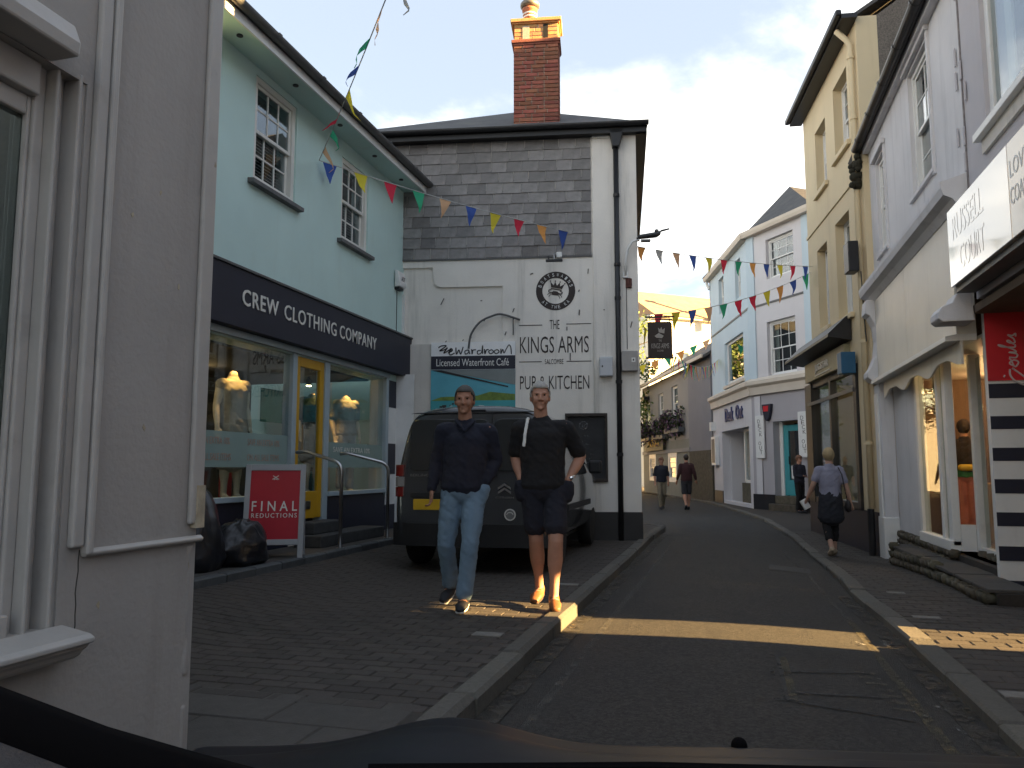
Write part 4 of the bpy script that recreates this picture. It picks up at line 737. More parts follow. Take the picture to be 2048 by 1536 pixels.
pb = MB().lathe([(.001, 0), (.05, .01), (.07, .06), (.02, .1)], (-11.2, .9, 1.95), 12).build('pendant', M_bulb, ws, smooth=True); MB().tube([(-11.2, .9, 2.05), (-11.2, .9, 2.56)], .005).build('flex', M_black, ws)
lamp(-11.6, 1.2, 2.3, 1.6, (1, .55, .24), .08, ws); lamp(-12.6, 1.2, 2.3, 1.5, (1, .5, .22), .08, ws)
# goods seen inside
for k, (x, yy, m_) in enumerate(((-10.9, 1.6, M_redsign), (-10.7, 1.7, M_black), (-11.3, 1.9, M_teal), (-11.0, 2.0, M_pale), (-12.3, 1.3, M_red), (-9.6, 1.2, M_black), (-9.3, 1.2, M_pale))): MB().prism([(0, .4), (.4, .4), (.42, 1.2), (.27, 1.3), (.15, 1.3), (0, 1.2)], -.05, .05, 'x').build('hanging_garment', m_, ws, (x, yy, .1))
# return panel with nautical stripes and red name board facing up the street
pn = empty('striped_sign', (2.6, 8.94, 0), 0, 'navy and white striped end panel with red name board, right edge', 'sign panel')
box('panel', M_trim, pn, 0, .8, 0, .08, -.02, 2.81)
def vz(v): return 1.2 + (938 - v) / 1580 * 7.96
for a, c in ((768, 797), (833, 859), (896, 922), (958, 986), (1023, 1050), (1089, 1117), (1155, 1170)): box('navy_stripe', M_navy, pn, .002, .8, -.006, -.0005, vz(c), vz(a))
rbd = box('name_board', M_redsign, pn, 0, .8, -.02, -.0005, vz(762), 2.80)
M_silver = mat('silver_script', (.55, .5, .5), .35, .05)
b = MB()   # the shop name in running script, climbing the board
def js(pts, r=.008): stroke(b, [(.30 - q[1], 2.14 + q[0]) for q in pts], r, -.022)
js([(-.02, .16), (.0, .15)]); js([(.06, .10), (.0, .10), (-.06, .06), (-.1, -.02), (-.06, -.06), (.0, .0), (.07, .08)], .010); js([(.09, .06), (.12, .10), (.15, .06), (.13, .02), (.09, .04), (.09, .06), (.15, .085), (.17, .10)]); js([(.18, .10), (.175, .04), (.21, .03), (.23, .10), (.23, .035), (.26, .06)]); js([(.26, .06), (.30, .15), (.31, .19), (.29, .16), (.28, .05), (.31, .04)]); js([(.31, .05), (.35, .09), (.345, .11), (.325, .08), (.33, .04), (.37, .05)]); js([(.37, .05), (.41, .10), (.40, .06), (.42, .03), (.39, .03)]); b.build('script_name', M_silver, pn)
# rubble step and base of stones, piece by piece
rs = empty('stone_step', (0, 0, 0), 0, 'mossy rubble stone step below the shop windows', 'stone step')
MB().box(2.30, 2.62, 8.0, 12.4, -.3, .10).build('core', M_bed, rs); MB().box(2.62, 2.95, 8.98, 13.5, -.3, .20).build('core', M_bed, rs)
rnd = random.Random(12)
def rough(l, h, d, seed):
    q = random.Random(seed); me = MB().box(-d / 2, d / 2, -l / 2, l / 2, -h / 2, h / 2).mesh('stone', M_stone); bm = bmesh.new(); bm.from_mesh(me); bmesh.ops.bevel(bm, geom=bm.edges[:], offset=min(h, l) * .2, segments=2, affect='EDGES')
    for v in bm.verts: v.co += Vector((q.uniform(-1, 1), q.uniform(-1, 1), q.uniform(-1, 1))) * .009
    for f in bm.faces: f.smooth = True
    bm.to_mesh(me); bm.free(); return me
RS = [(l, rough(l, .105, .12, k)) for k, l in enumerate((.16, .2, .25, .3, .22, .18))]
for row in range(3):
    y = 8.05 + .1 * row
    while y < 12.35:
        l, me = RS[rnd.randrange(6)]; z = pz(y) + .05 + .10 * row
        if z < .12: place('stone', me, rs, (2.27 + rnd.uniform(-.01, .012), y + l / 2, z), (rnd.uniform(-.06, .06), 0, rnd.uniform(-.05, .05)))
        y += l + .012
for row in range(2):
    y = 9.02
    while y < 13.4:
        l, me = RS[rnd.randrange(6)]; place('stone', me, rs, (2.585 if y > 10.4 else 2.86, y + l / 2, .14 + .10 * row - .03), (rnd.uniform(-.06, .06), 0, rnd.uniform(-.05, .05))); y += l + .012
y = 8.05
while y < 12.3: l = rnd.uniform(.4, .7); MB().box(2.24, 2.62, y, y + l - .012, .10, .135 + rnd.uniform(-.006, .006)).build('coping_slab', M_slab, rs, bevel=.008); y += l
# ---- near lilac house with the court sign, passage beside it
lh = empty('lilac_house', (2.5, 0, 0), R(-90), 'pale lilac house with big upstairs window above the court sign, right edge', 'house')
wall_mb(-8.77, -6.5, 2.9, 6.62, 0, .3, [(-8.15, -6.9, 4.42, 6.2)]).build('wall', M_lilac, lh)
MB().box(-8.80, -8.77, -.012, .3, 3.9, 6.5).build('joint_strip', mat('old_joint', (.22, .20, .20), .9, .4, 20, .6, 40), lh)
z = 4.0
while z < 6.4: MB().box(-8.83, -8.785, -.022, -.0125, z, z + .2).build('joint_tile', M_lilac, lh, rot=(0, random.uniform(-.05, .05), 0)); z += .235
wl = MB().box(-8.15, -8.05, .04, .12, 4.42, 6.2).box(-7.0, -6.9, .04, .12, 4.42, 6.2).box(-8.05, -7.0, .04, .12, 4.42, 4.50).box(-8.05, -7.0, .04, .12, 6.1, 6.2).build('window', M_trim, lh, bevel=.006); MB().box(-8.05, -7.0, .07, .076, 4.5, 6.1).build('pane', G_win, wl); MB().box(-8.3, -6.8, .5, .52, 4.3, 6.3).build('room', M_room, wl)
MB().box(-7.98, -7.80, .16, .18, 4.5, 6.1).build('curtain', M_curtain, wl)
MB().box(-8.28, -6.8, -.09, .05, 4.34, 4.415).build('sill', M_trim, wl, bevel=.006); MB().box(-8.22, -6.8, -.03, -.0005, 4.20, 4.339).build('sill_patch', M_dirtywhite, wl)
MB().box(-8.95, -6.5, .30, 7.5, 2.86, 6.6).build('upper_core', M_dark, lh); MB().box(-8.93, -6.5, 2.4, 7.5, -.2, 2.86).build('ground_floor', mat('brown_render', (.16, .12, .09), .9, .2), lh)
MB().box(-8.93, -6.5, .0, 2.4, 2.78, 2.859).build('porch_soffit', MATS['brown_render'], lh)
rc = empty('court_sign', (2.5, 0, 0), R(-90), 'glossy white box sign for the court, projecting over the pavement', 'sign')
MB().box(-8.72, -6.95, -.24, .0, 3.02, 3.80).build('front_panel', M_signwhite, rc, bevel=.005); MB().box(-6.94, -6.5, -.24, .0, 3.02, 3.80).build('side_panel', mat('beige_sign_panel', (.42, .36, .28), .2, .05, coat=.5), rc, bevel=.005)
MB().box(-8.72, -6.5, -.20, -.02, 2.96, 3.0199).build('bottom_trim', M_gutter, rc)
M_faint = mat('faint_sign_letters', (.625, .597, .542), .12, .03, spec=.6, coat=.6); text('lettering', 'RUSSELL', M_faint, rc, -8.55, 3.46, .24, .95, y=-.2415, depth=.001); text('lettering', 'COURT', M_faint, rc, -8.35, 3.12, .24, .75, y=-.2415, depth=.001); text('lettering', 'LOVE', MATS['white_gloss_trim'], rc, -6.9, 3.5, .14, .38, y=-.2405, depth=.002); text('lettering', 'COAST', M_trim, rc, -6.92, 3.28, .14, .42, y=-.2405, depth=.002)
sb = MB().prism([(-.02, 3.0), (-.16, 2.99), (-.20, 2.90), (-.30, 2.86), (-.34, 2.80), (-.34, 2.74), (-.30, 2.70), (.0, 2.70)], -9.19, -8.85, 'x').build('end_console', M_gutter, ws, bevel=.012); sb.data.materials[0] = M_palewhite
# passage next to it (sun comes through), then the houses beyond the frame
nh = empty('corner_house', (2.5, 0, 0), R(-90), 'grey rendered house on the near side of the covered passage', 'house')
MB().box(-5.87, -.4, 0, 7.5, -.2, 6.6).build('wall', M_lilac, nh); MB().prism([(-.2, 6.6), (4.0, 9.9), (7.9, 6.6)], -6.499, -.3, 'x').build('roof', M_slate_roof, nh)
MB().box(-6.499, -5.871, 0, 7.5, 3.37, 6.6).build('passage_ceiling', M_lilac, nh)
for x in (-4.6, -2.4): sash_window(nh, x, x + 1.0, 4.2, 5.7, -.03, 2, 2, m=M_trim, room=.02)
# ---- cream house with black shop front
cz = math.atan2(14.65 - 18.79, 2.324 - 1.829)
ch_ = empty('cream_house', (2.324, 14.65, 0), cz, 'tall cream three storey house with black shop front', 'house')
M_cream = mat('cream_render', (0.66, 0.55, 0.36), 0.85, 0.05, 1.2, 0.2, 60, grime=(0.50, 0.40, 0.26), gscale=1.1, gamt=0.5, streak=True)
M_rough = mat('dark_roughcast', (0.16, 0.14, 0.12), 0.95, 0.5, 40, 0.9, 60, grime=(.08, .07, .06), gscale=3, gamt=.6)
WN = [(-1.0, -.05, 7.06, 8.45), (-2.5, -1.65, 6.9, 8.22), (-1.25, -.3, 3.98, 5.86), (-2.72, -1.9, 4.05, 5.75)]
wall_mb(-3.5, .62, 3.0, 9.0, 0, .35, WN).build('wall', M_cream, ch_)
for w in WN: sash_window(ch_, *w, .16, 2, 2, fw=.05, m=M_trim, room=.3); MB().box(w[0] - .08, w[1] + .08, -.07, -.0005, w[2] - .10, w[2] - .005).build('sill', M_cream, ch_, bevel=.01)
MB().box(-3.52, .62, -.025, -.0005, 6.22, 6.28).build('string_course', M_cream, ch_)
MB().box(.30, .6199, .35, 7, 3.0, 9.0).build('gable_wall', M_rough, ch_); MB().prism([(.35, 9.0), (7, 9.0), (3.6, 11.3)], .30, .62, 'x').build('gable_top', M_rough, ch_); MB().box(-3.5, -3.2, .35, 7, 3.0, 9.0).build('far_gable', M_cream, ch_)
MB().prism([(-.28, 9.02), (3.6, 11.6), (7.3, 9.0), (7.3, 8.9), (3.6, 11.45), (-.30, 8.95)], -3.62, .29, 'x').build('roof', M_slate_roof, ch_)
MB().box(-3.65, .75, -.26, -.0005, 8.92, 9.0).build('soffit', M_black, ch_); MB().box(-3.68, .78, -.36, -.261, 8.96, 9.07).build('gutter', M_black, ch_, bevel=.03, seg=3)
dpp = MB().tube([(.35, -.25, 8.9), (.42, -.12, 8.7), (.48, -.07, 8.55), (.48, -.07, .55)], .05, 10).build('downpipe', M_cream, ch_, smooth=True)
for z in (8.3, 7.2, 6.0, 4.9, 3.3, 1.6): MB().lathe([(.062, 0), (.062, .05)], (.48, -.07, z), 10).build('pipe_collar', M_cream, dpp)
MB().box(-.2, .62, .0, .35, .5, 2.999).build('pier', M_cream, ch_); MB().box(-4.25, .62, -.012, .35, -.4, .4999).build('plinth', M_navy, ch_); MB().tube([(.48, -.09, .55), (.48, -.09, -.2)], .055, 10).build('pipe_foot', M_black, dpp)
MB().prism([(-.02, 3.95), (-.10, 3.93), (-.42, 3.62), (-.42, 3.57), (-.02, 3.50)], -4.35, -.42, 'x').build('canopy', M_black, ch_)
M_olive = mat('olive_gold_fascia', (.27, .245, .15), .4, .08); fs = MB().box(-3.75, -.6, -.12, .2, 3.06, 3.46).build('fascia', M_olive, ch_, bevel=.008)
text('lettering', 'JUGSTAR', M_trim, fs, -2.75, 3.16, .18, 1.05, y=-.122, depth=.02); box('underline', M_trim, fs, -2.8, -1.6, -.135, -.1205, 3.11, 3.13)
MB().box(-3.70, -3.58, -.05, .15, .5, 3.05).box(-.38, -.2, -.05, .15, .5, 3.05).box(-2.2, -2.06, -.02, .12, .5, 3.05).box(-3.58, -2.2, -.04, .12, .5, .62).box(-2.06, -.38, -.04, .12, .5, .62).box(-3.58, -2.2, -.02, .12, 2.93, 3.05).box(-2.06, -.38, -.02, .12, 2.93, 3.05).box(-4.25, -3.70, -.03, .15, .5, 3.05).build('shop_frame', M_black, ch_, bevel=.008); MB().box(-3.8, -.3, -.08, -.051, 2.56, 2.63).build('transom', M_gutter, ch_)
for a, c in ((-3.58, -2.2), (-2.06, -.38)): MB().box(a, c, .04, .046, .62, 2.93).build('shop_pane', G_shop, ch_)
MB().box(-4.0, -.2, 2.6, 2.7, .3, 3.0).box(-4.0, -.2, .2, 2.6, .45, .5).box(-4.0, -.2, .2, 2.6, 2.96, 3.0).build('shop_interior', MATS['shop_dim_wall'], ch_)
for x, yy, m_ in ((-1.2, .5, M_pale), (-1.6, .8, M_teal), (-2.6, .6, M_pale), (-3.1, .9, M_black), (-.7, .9, M_pale)): MB().prism([(0, .3), (.4, .3), (.42, 1.2), (.27, 1.3), (.15, 1.3), (0, 1.2)], -.06, .06, 'x').build('hanging_garment', m_, ch_, (x, yy, .5))
box('window_poster', M_teal, ch_, -1.3, -.75, .2, .21, 1.9, 2.4)
pbx = MB().lathe([(.001, 0), (.04, .01), (.05, .06), (.02, .1)], (-.75, .4, 2.45), 10).build('pendant', M_bulb, ch_); lamp(-1.0, .9, 2.6, .7, (1, .6, .3), .06, ch_)
bx = empty('blue_wall_sign', (2.324, 14.65, 0), cz, 'small blue box sign beside the black shop front', 'sign'); MB().box(-.36, -.10, -.30, -.055, 2.86, 3.24).build('case', mat('blue_sign', (.02, .10, .20), .45, .05), bx, bevel=.01); box('edge', M_trim, bx, -.365, -.3601, -.30, -.055, 2.88, 3.22)
kx = empty('wall_speaker', (2.324, 14.65, 0), cz, 'black box fixed to the cream drainpipe', 'wall box'); MB().box(.34, .64, -.30, -.13, 4.50, 5.02).build('case', M_black, kx, bevel=.015); MB().tube([(.6, -.1, 4.5), (.58, -.08, 3.8), (.61, -.07, 3.3)], .01).build('cable', M_black, kx)

# unseen houses added behind the car to shade the ground the van mirrors
for k, (y, h) in enumerate(((-8.0, 6.2), (-17.0, 5.6))):
    t = empty('unseen_shade_house', (9.0, y, 0), 0, ('unseen grey house added on the right behind the car to shade the ground', 'unseen low grey house added farther back to shade the ground')[k], 'house'); MB().box(0, 7, -.2 + .2, 8.2, -.3, h).build('wall', M_lilac, t); MB().prism([(0, h), (3.5, h + 2.2), (7, h)], -.1, 8.3, 'y').build('roof', M_slate_roof, t)
    for yy in (1.2, 5): MB().box(-.02, .0, yy, yy + 1.2, 3.2, 4.6).build('window', M_trim, t)
MB().box(-3.5, .6, 6.6, 6.9, -.3, 8.95).build('rear_wall', M_cream, ch_); MB().box(-3.5, -3.2, .36, 6.6, -.3, 2.999).build('far_wall', M_cream, ch_)
# ------------------------------------------------------------------ corner shop where the street bends
dk = empty('corner_shop', (.928, 27.698, 0), 0, 'pale blue corner shop with white sash windows and turquoise door', 'shop')
M_pblue = mat('pale_blue_render', (0.50, 0.60, 0.66), 0.85, 0.05, 1.0, 0.2, 60, grime=(.42, .48, .52), gscale=1, gamt=.4, streak=True)
M_plilac = mat('pale_lilac_wall', (0.60, 0.585, 0.60), 0.85, 0.05, 1.0, 0.2, 60, grime=(.44, .42, .45), gscale=1, gamt=.4, streak=True)
M_pgrey = mat('pale_stone_paint', (0.40, 0.38, 0.40), 0.85, 0.06, 1.0, 0.2, 60, grime=(.30, .28, .28), gscale=1, gamt=.4)
M_cornice = mat('cream_cornice', (0.62, 0.55, 0.46), .8, .06, 2)
M_turq = mat('turquoise_door', (.06, .30, .33), .45, .06)
Lf = empty('f', (.928, 27.698, 0), R(-77.5)); Rf = empty('f', (.928, 27.698, 0), R(-54.5)); bpy.context.view_layer.update()
wall_mb(-6.1, 0, 3.95, 9.1, 0, .3, [(-3.75, -.85, 4.35, 6.0), (-1.75, -.95, 7.3, 8.7), (-4.5, -3.6, 7.3, 8.7)]).build('wall', M_pblue, Lf)
wl = MB().box(-3.75, -3.55, .1, .18, 4.35, 6.0).box(-1.0, -.85, .1, .18, 4.35, 6.0).box(-3.55, -1.0, .1, .18, 4.35, 4.5).box(-3.55, -1.0, .1, .18, 5.9, 6.0).build('window', M_trim, Lf); MB().box(-3.55, -1.0, .13, .136, 4.5, 5.9).build('pane', G_win, wl); MB().box(-3.9, -.7, .6, .62, 4.2, 6.1).build('room', M_room, wl); MB().box(-3.85, -.75, -.08, .1, 4.25, 4.349).build('sill', M_cornice, wl)
for w in ((-1.75, -.95, 7.3, 8.7), (-4.5, -3.6, 7.3, 8.7)): sash_window(Lf, *w, .12, 2, 2, fw=.06, m=M_trim, sill=(.12, .1, .1), sillm=M_cornice, room=.1)
MB().box(-6.1, .05, -.03, -.0005, 6.62, 6.68).build('string_course', M_gutter, Lf)
MB().prism([(0, 3.65), (-.10, 3.65), (-.12, 3.9), (-.22, 3.98), (-.22, 4.10), (0, 4.22)], -6.15, .1, 'x').build('cornice', M_cornice, Lf)
wall_mb(-6.1, 0, -.3, 3.66, 0, .3, [(-4.6, -.45, .0, 2.65)]).build('ground_wall', M_plilac, Lf); MB().box(-6.12, -4.6, -.03, -.0005, -.3, .35).build('plinth', M_black, Lf)
wg = MB().box(-2.6, -2.45, .35, .42, .75, 2.65).box(-.6, -.45, .35, .42, .75, 2.65).box(-2.45, -.6, .35, .42, .70, .80).box(-2.45, -.6, .35, .42, 2.55, 2.65).build('shop_window', M_trim, Lf); MB().box(-2.45, -.6, .38, .386, .8, 2.55).build('pane', G_shop, wg); MB().box(-2.65, -.45, .25, .5, -.3, .70).build('riser', M_stone, wg)
MB().box(-4.6, -4.5, .3, 1.4, -.1, 2.65).box(-4.5, -2.6, 1.3, 1.4, -.1, 2.65).box(-4.6, -.45, .3, 1.5, 2.65, 2.70).build('porch', M_plilac, Lf); MB().box(-2.6, -.45, 1.2, 1.3, .0, 2.65).build('shop_back', M_room, Lf)
M_blueletter = mat('navy_blue_letters', (.02, .04, .14), .4, .05)
for s, x0, x1 in (('Deck', -3.85, -2.55), ('Out', -2.15, -1.15)): text('lettering', s, M_blueletter, Lf, x0, 2.98, .52, x1 - x0, y=-.001, depth=.05, weight=.02)
MB().box(-5.95, -5.2, -.16, -.0005, 1.35, 2.5).build('display_case', M_trim, Lf, bevel=.01); box('case_glass', M_gutter, Lf, -5.85, -5.3, -.165, -.1605, 1.45, 2.4); MB().box(-6.0, -5.75, -.2, -.0005, 2.75, 3.1).build('wall_box', M_trim, Lf)
# right-hand face
wall_mb(0, 3.3, 3.95, 9.1, 0, .3, [(1.0, 2.32, 7.42, 8.75), (.92, 2.28, 4.22, 6.0)]).build('wall', M_plilac, Rf)
for w in ((1.0, 2.32, 7.42, 8.75), (.92, 2.28, 4.22, 6.0)): sash_window(Rf, *w, .12, 3, 2, fw=.07, m=M_trim, sill=(.12, .1, .1), sillm=M_cornice, room=.3, curtain=[(w[0], w[0] + .2), (w[1] - .2, w[1])])
MB().box(-.03, 3.3, -.03, -.0005, 6.60, 6.66).build('string_course', M_gutter, Rf); MB().box(.0, .38, -.04, -.0005, 3.95, 9.1).build('corner_strip', M_pblue, Rf); MB().box(2.75, 3.1, -.04, -.0005, 3.95, 9.1).build('corner_strip', M_pblue, Rf)
MB().prism([(0, 3.65), (-.10, 3.65), (-.12, 3.9), (-.22, 3.98), (-.22, 4.10), (0, 4.22)], -.05, 3.3, 'x').build('cornice', M_cornice, Rf)
wall_mb(0, 3.3, -.3, 3.66, 0, .35, [(1.05, 2.32, .0, 2.72)]).build('ground_wall', M_pgrey, Rf); MB().box(-.02, 1.05, -.03, -.0005, -.3, .38).build('plinth', M_black, Rf); MB().box(2.32, 3.3, -.03, -.0005, -.3, .38).build('plinth', M_black, Rf); MB().box(.2, .5, -.04, -.031, .38, 3.6).build('pilaster', M_plilac, Rf)
dr = MB().box(1.2, 1.42, .28, .36, .36, 2.6).box(2.14, 2.32, .28, .36, .36, 2.6).box(1.42, 2.14, .28, .36, .36, .85).box(1.42, 2.14, .28, .36, 2.4, 2.6).build('door', M_turq, Rf, bevel=.01); MB().box(1.42, 2.14, .31, .316, .85, 2.4).build('pane', G_shop, dr); box('notice', M_trim, dr, 1.5, 1.78, .296, .3, .9, 1.3); MB().bar((1.47, .25, 1.35), (1.47, .25, 1.6), .03, .03).build('handle', M_black, dr); MB().box(1.0, 2.4, .9, .92, .0, 2.7).build('room', M_room, dr); MB().box(1.05, 1.2, .25, .35, .0, 2.72).build('door_frame', M_trim, Rf)
MB().box(1.0, 2.5, -.25, .3, -.3, .1).build('step', M_stone, Rf, bevel=.02); MB().box(1.05, 2.32, -.02, .3, .1001, .35).build('step', M_stone, Rf, bevel=.02)
b = MB().prism([(.66, 3.30), (1.10, 3.30), (1.06, 3.05), (.98, 2.82), (.88, 2.74), (.78, 2.82), (.70, 3.05)], -.12, -.0005).build('alarm_shield', M_navy, Rf, bevel=.02); MB().prism([(.74, 3.24), (1.0, 3.24), (.98, 3.06), (.76, 3.06)], -.125, -.1205).build('alarm_badge', M_redsign, b)
MB().prism([(0, 9.05), (-.22, 9.05), (-.25, 9.15), (-.25, 9.25), (0, 9.25)], -.05, 3.4, 'x').build('eaves', M_cornice, Rf); MB().prism([(0, 9.05), (-.22, 9.05), (-.25, 9.15), (-.25, 9.25), (0, 9.25)], -6.3, .1, 'x').build('eaves', M_cornice, Lf)
MB().tube([(-6.15, -.15, 9.1), (-6.12, -.1, 8.85), (-6.05, -.05, 8.7)], .06).build('downpipe', M_trim, Lf)
adopt(Lf, dk); adopt(Rf, dk)
dk_pts = [(.928, 27.698), (-.42, 33.77), (4.6, 34.9), (4.5, 25.0), (2.84, 25.01)]; cxy = (2.6, 30.0); rr = []
MB().add([(x - .928 + (-.3 if k == 1 else 0), y - 27.698, 9.22) for k, (x, y) in enumerate(dk_pts)] + [(cxy[0] - .928, cxy[1] - 27.698, 11.6)], [(0, 1, 5), (1, 2, 5), (2, 3, 5), (3, 4, 5), (4, 0, 5)]).build('roof', M_slate_roof, dk)
MB().box(2.2, 2.8, 1.5, 2.0, 9.5, 11.2).build('chimney', M_palewhite, dk)
def bladesign(label, l):
    s = empty('blade_sign', (.928, 27.698, 0), R(-54.5), label, 'sign', 'vertical white signs by the turquoise door'); MB().box(l, l + .42, -.10, -.045, 1.55, 2.95).build('board', M_trim, s, bevel=.008)
    for k, c in enumerate('DECK OUT'):
        if c != ' ': text('letter', c, M_ink, s, l + .12 + .03 * (k % 4), 2.70 - .145 * k, .12, .13, y=-.1005, depth=.003, weight=-.01)
bladesign('white vertical sign left of the turquoise door', .28); bladesign('white vertical sign right of the turquoise door', 2.34)
# ------------------------------------------------------------------ grey inn with flower boxes past the bend
fa, fb = Vector((-.47, 34.0)), Vector((-4.6, 47.0)); an = math.atan2(fa.y - fb.y, fa.x - fb.x)
gi = empty('flower_inn', (fa.x, fa.y, 0), an, 'grey inn with flower boxes and lit windows past the bend', 'inn')
M_inn = mat('grey_inn_render', (0.27, 0.268, 0.26), .85, .08, 1, .2, 40, grime=(.25, .25, .24), gscale=1, gamt=.5); M_innb = mat('blue_grey_inn_wall', (.21, .21, .23), .85, .08, 1); M_inng = mat('green_grey_inn_paint', (.20, .21, .19), .8, .1, 2)
ww = [(-6.7, -5.5, 3.6, 5.3), (-9.6, -8.5, 3.5, 5.2), (-12.6, -11.6, 3.4, 5.0)]
wall_mb(-13.6, -3.5, 2.6, 5.9, 0, .3, ww).build('wall', M_inn, gi); MB().box(-3.5, 0, -.02, .3, 2.0, 6.05).build('wall_end', M_innb, gi)
wall_mb(-13.6, -3.5, -.3, 2.6, 0, .3, [(-7.6, -5.9, .55, 2.0), (-12.0, -10.4, .55, 2.0)]).build('ground_wall', M_inng, gi); MB().box(-3.5, 0, -.03, .3, -.3, 2.0).build('stone_wall', M_stone, gi)
for w in ww: sash_window(gi, *w, .08, 2, 2, fw=.08, m=M_trim, room=.4, sill=(.1, .08, .1), sillm=M_trim)
for w in ((-7.6, -5.9, .55, 2.0), (-12.0, -10.4, .55, 2.0)): sash_window(gi, *w, -.02, 3, 2, fw=.2, m=M_trim, room=.4)
box('glowing_curtain', emit('glowing_blind', (1.0, .75, .25), 1.2), gi, -12.2, -11.95, .3, .31, 3.6, 4.6)  # curtain glows by its own emission, no lamp behind it
MB().box(-13.6, -3.4, -.06, -.0005, 2.0, 2.18).build('band', M_inn, gi); nb = MB().box(-12.2, -8.0, -.18, -.061, 2.19, 2.95).build('name_board', mat('dark_green_board', (.05, .05, .03), .6, .2), gi); text('lettering', 'VICTORIA', mat('gold_letters', (.5, .30, .03), .5, .1), nb, -11.4, 2.38, .42, 2.6, y=-.182, depth=.02)
rfp = [(-.35, 5.95), (3.6, 8.4), (7.2, 5.95), (7.2, 5.85), (3.6, 8.25), (-.30, 5.85)]; MB().prism(rfp, -13.8, .1, 'x').build('roof', M_slate_roof, gi); MB().box(-13.8, .1, -.42, -.351, 5.86, 6.0).build('gutter', M_cornice, gi)
MB().box(-9.2, -8.2, 3.3, 4.0, 7.4, 9.6).build('chimney', M_brick, gi); MB().lathe([(.3, 0), (.22, .5)], (-8.7, 3.6, 9.6), 10).build('chimney_pot', MATS['terracotta'], gi)
MB().box(-12.4, -11.7, -.35, -.0005, 5.1, 5.3).build('awning', M_black, gi)
M_flower = mat('purple_flowers', (.13, .08, .13), .9, .5, 30); M_leafd = mat('dark_leaves', (.035, .045, .02), .9, .4, 20)
def flowerbox(x0, x1, z, label, seed):
    fbx = empty('flower_box', (fa.x, fa.y, 0), an, label, 'flower box', 'flower boxes on the grey inn'); MB().box(x0, x1, -.35, -.05, z, z + .22).build('trough', M_gutter, fbx); q = random.Random(seed)
    for nm, m_, n in (('foliage', M_leafd, 420), ('blossom', M_flower, 260)):
        b = MB()
        for _ in range(n):
            u = q.random(); x = x0 + (x1 - x0) * u; h = (.75 + .35 * math.sin(u * 7 + seed)) * q.random() ** .7; c = Vector((x + q.gauss(0, .12), -.22 + q.gauss(0, .13), z + .12 + h - (.5 * q.random() if q.random() < .3 else 0))); d = Vector((q.uniform(-1, 1), q.uniform(-1, 1), q.uniform(-1, 1))).normalized(); e = d.orthogonal().normalized(); s_ = q.uniform(.05, .11); b.add([c - d * s_, c + e * s_ * .6, c + d * s_, c - e * s_ * .6], [(0, 1, 2, 3)])
        tag(b.build(nm, m_, fbx, fix=False), kind='stuff')
flowerbox(-7.0, -4.2, 2.95, 'flower box with purple blooms under the right upstairs inn window', 1); flowerbox(-9.8, -7.4, 2.75, 'overflowing flower box under the middle upstairs inn window', 2); flowerbox(-13.2, -10.6, 2.75, 'flower box above the dark name board of the inn', 5)
# ------------------------------------------------------------------ sunlit cream house on the hill behind, its flue, side houses closing the view
yh = empty('sunlit_house', (0, 66, 0), R(38), 'tall cream house glowing in low sun behind the inn', 'house')
M_sunny = mat('cream_painted_wall', (.78, .74, .60), .85, .06, .6); M_tile = mat('orange_tile_roof', (.40, .25, .14), .85, .2, 2)
wall_mb(-7, 7, -.5, 13.2, 0, .3, [(-4.5, -3.2, 8.6, 10.4), (-.5, .8, 8.6, 10.4)]).build('wall', M_sunny, yh); MB().box(-7, 7, .3, 9, -.5, 13.2).build('body', M_sunny, yh)
for w in ((-4.5, -3.2, 8.6, 10.4), (-.5, .8, 8.6, 10.4)): MB().box(w[0], w[1], .1, .2, w[2], w[3]).build('window', G_win, yh)
MB().prism([(-.5, 13.2), (4.5, 16.2), (9.5, 13.2)], -6.6, 5.5, 'x').build('roof', M_tile, yh); MB().box(-7, 7, -.4, .0, 13.05, 13.199).build('eaves', M_cornice, yh)
fl = MB().tube([(-1.2, -.8, 12.6), (-1.2, -.8, 16.2)], .22, 10).build('flue', M_gutter, yh); MB().lathe([(.42, 16.2), (.42, 16.32), (.1, 16.5)], (-1.2, -.8, 0), 12).build('flue_cap', M_gutter, fl)
sh = empty('side_house', (-14.5, 20.5, 0), 0, 'grey house past the pub on the far side of the junction', 'house'); MB().box(-6, 6.0, 0, 8, -.3, 5.6).build('wall', M_inn, sh); MB().prism([(-.2, 5.6), (4, 7.6), (8.2, 5.6)], -6.2, 6.2, 'x').build('roof', M_slate_roof, sh)
for x in (-3, 0, 3): sash_window(sh, x, x + 1, 3.2, 4.6, -.03, 2, 2, m=M_trim, room=.02)

bh = empty('sun_block_house', (3.4, 17.4, 0), 0, 'unseen tall house added to block sun between the cream house and the corner shop', 'house'); MB().box(.0, 7, 0.0, 8.9, -.3, 9.5).build('wall', M_lilac, bh); MB().prism([(-.2, 9.5), (4.4, 12.0), (9.0, 9.5)], -.2, 7.2, 'x').build('roof', M_slate_roof, bh)  # hidden house added to keep low sun off the far road

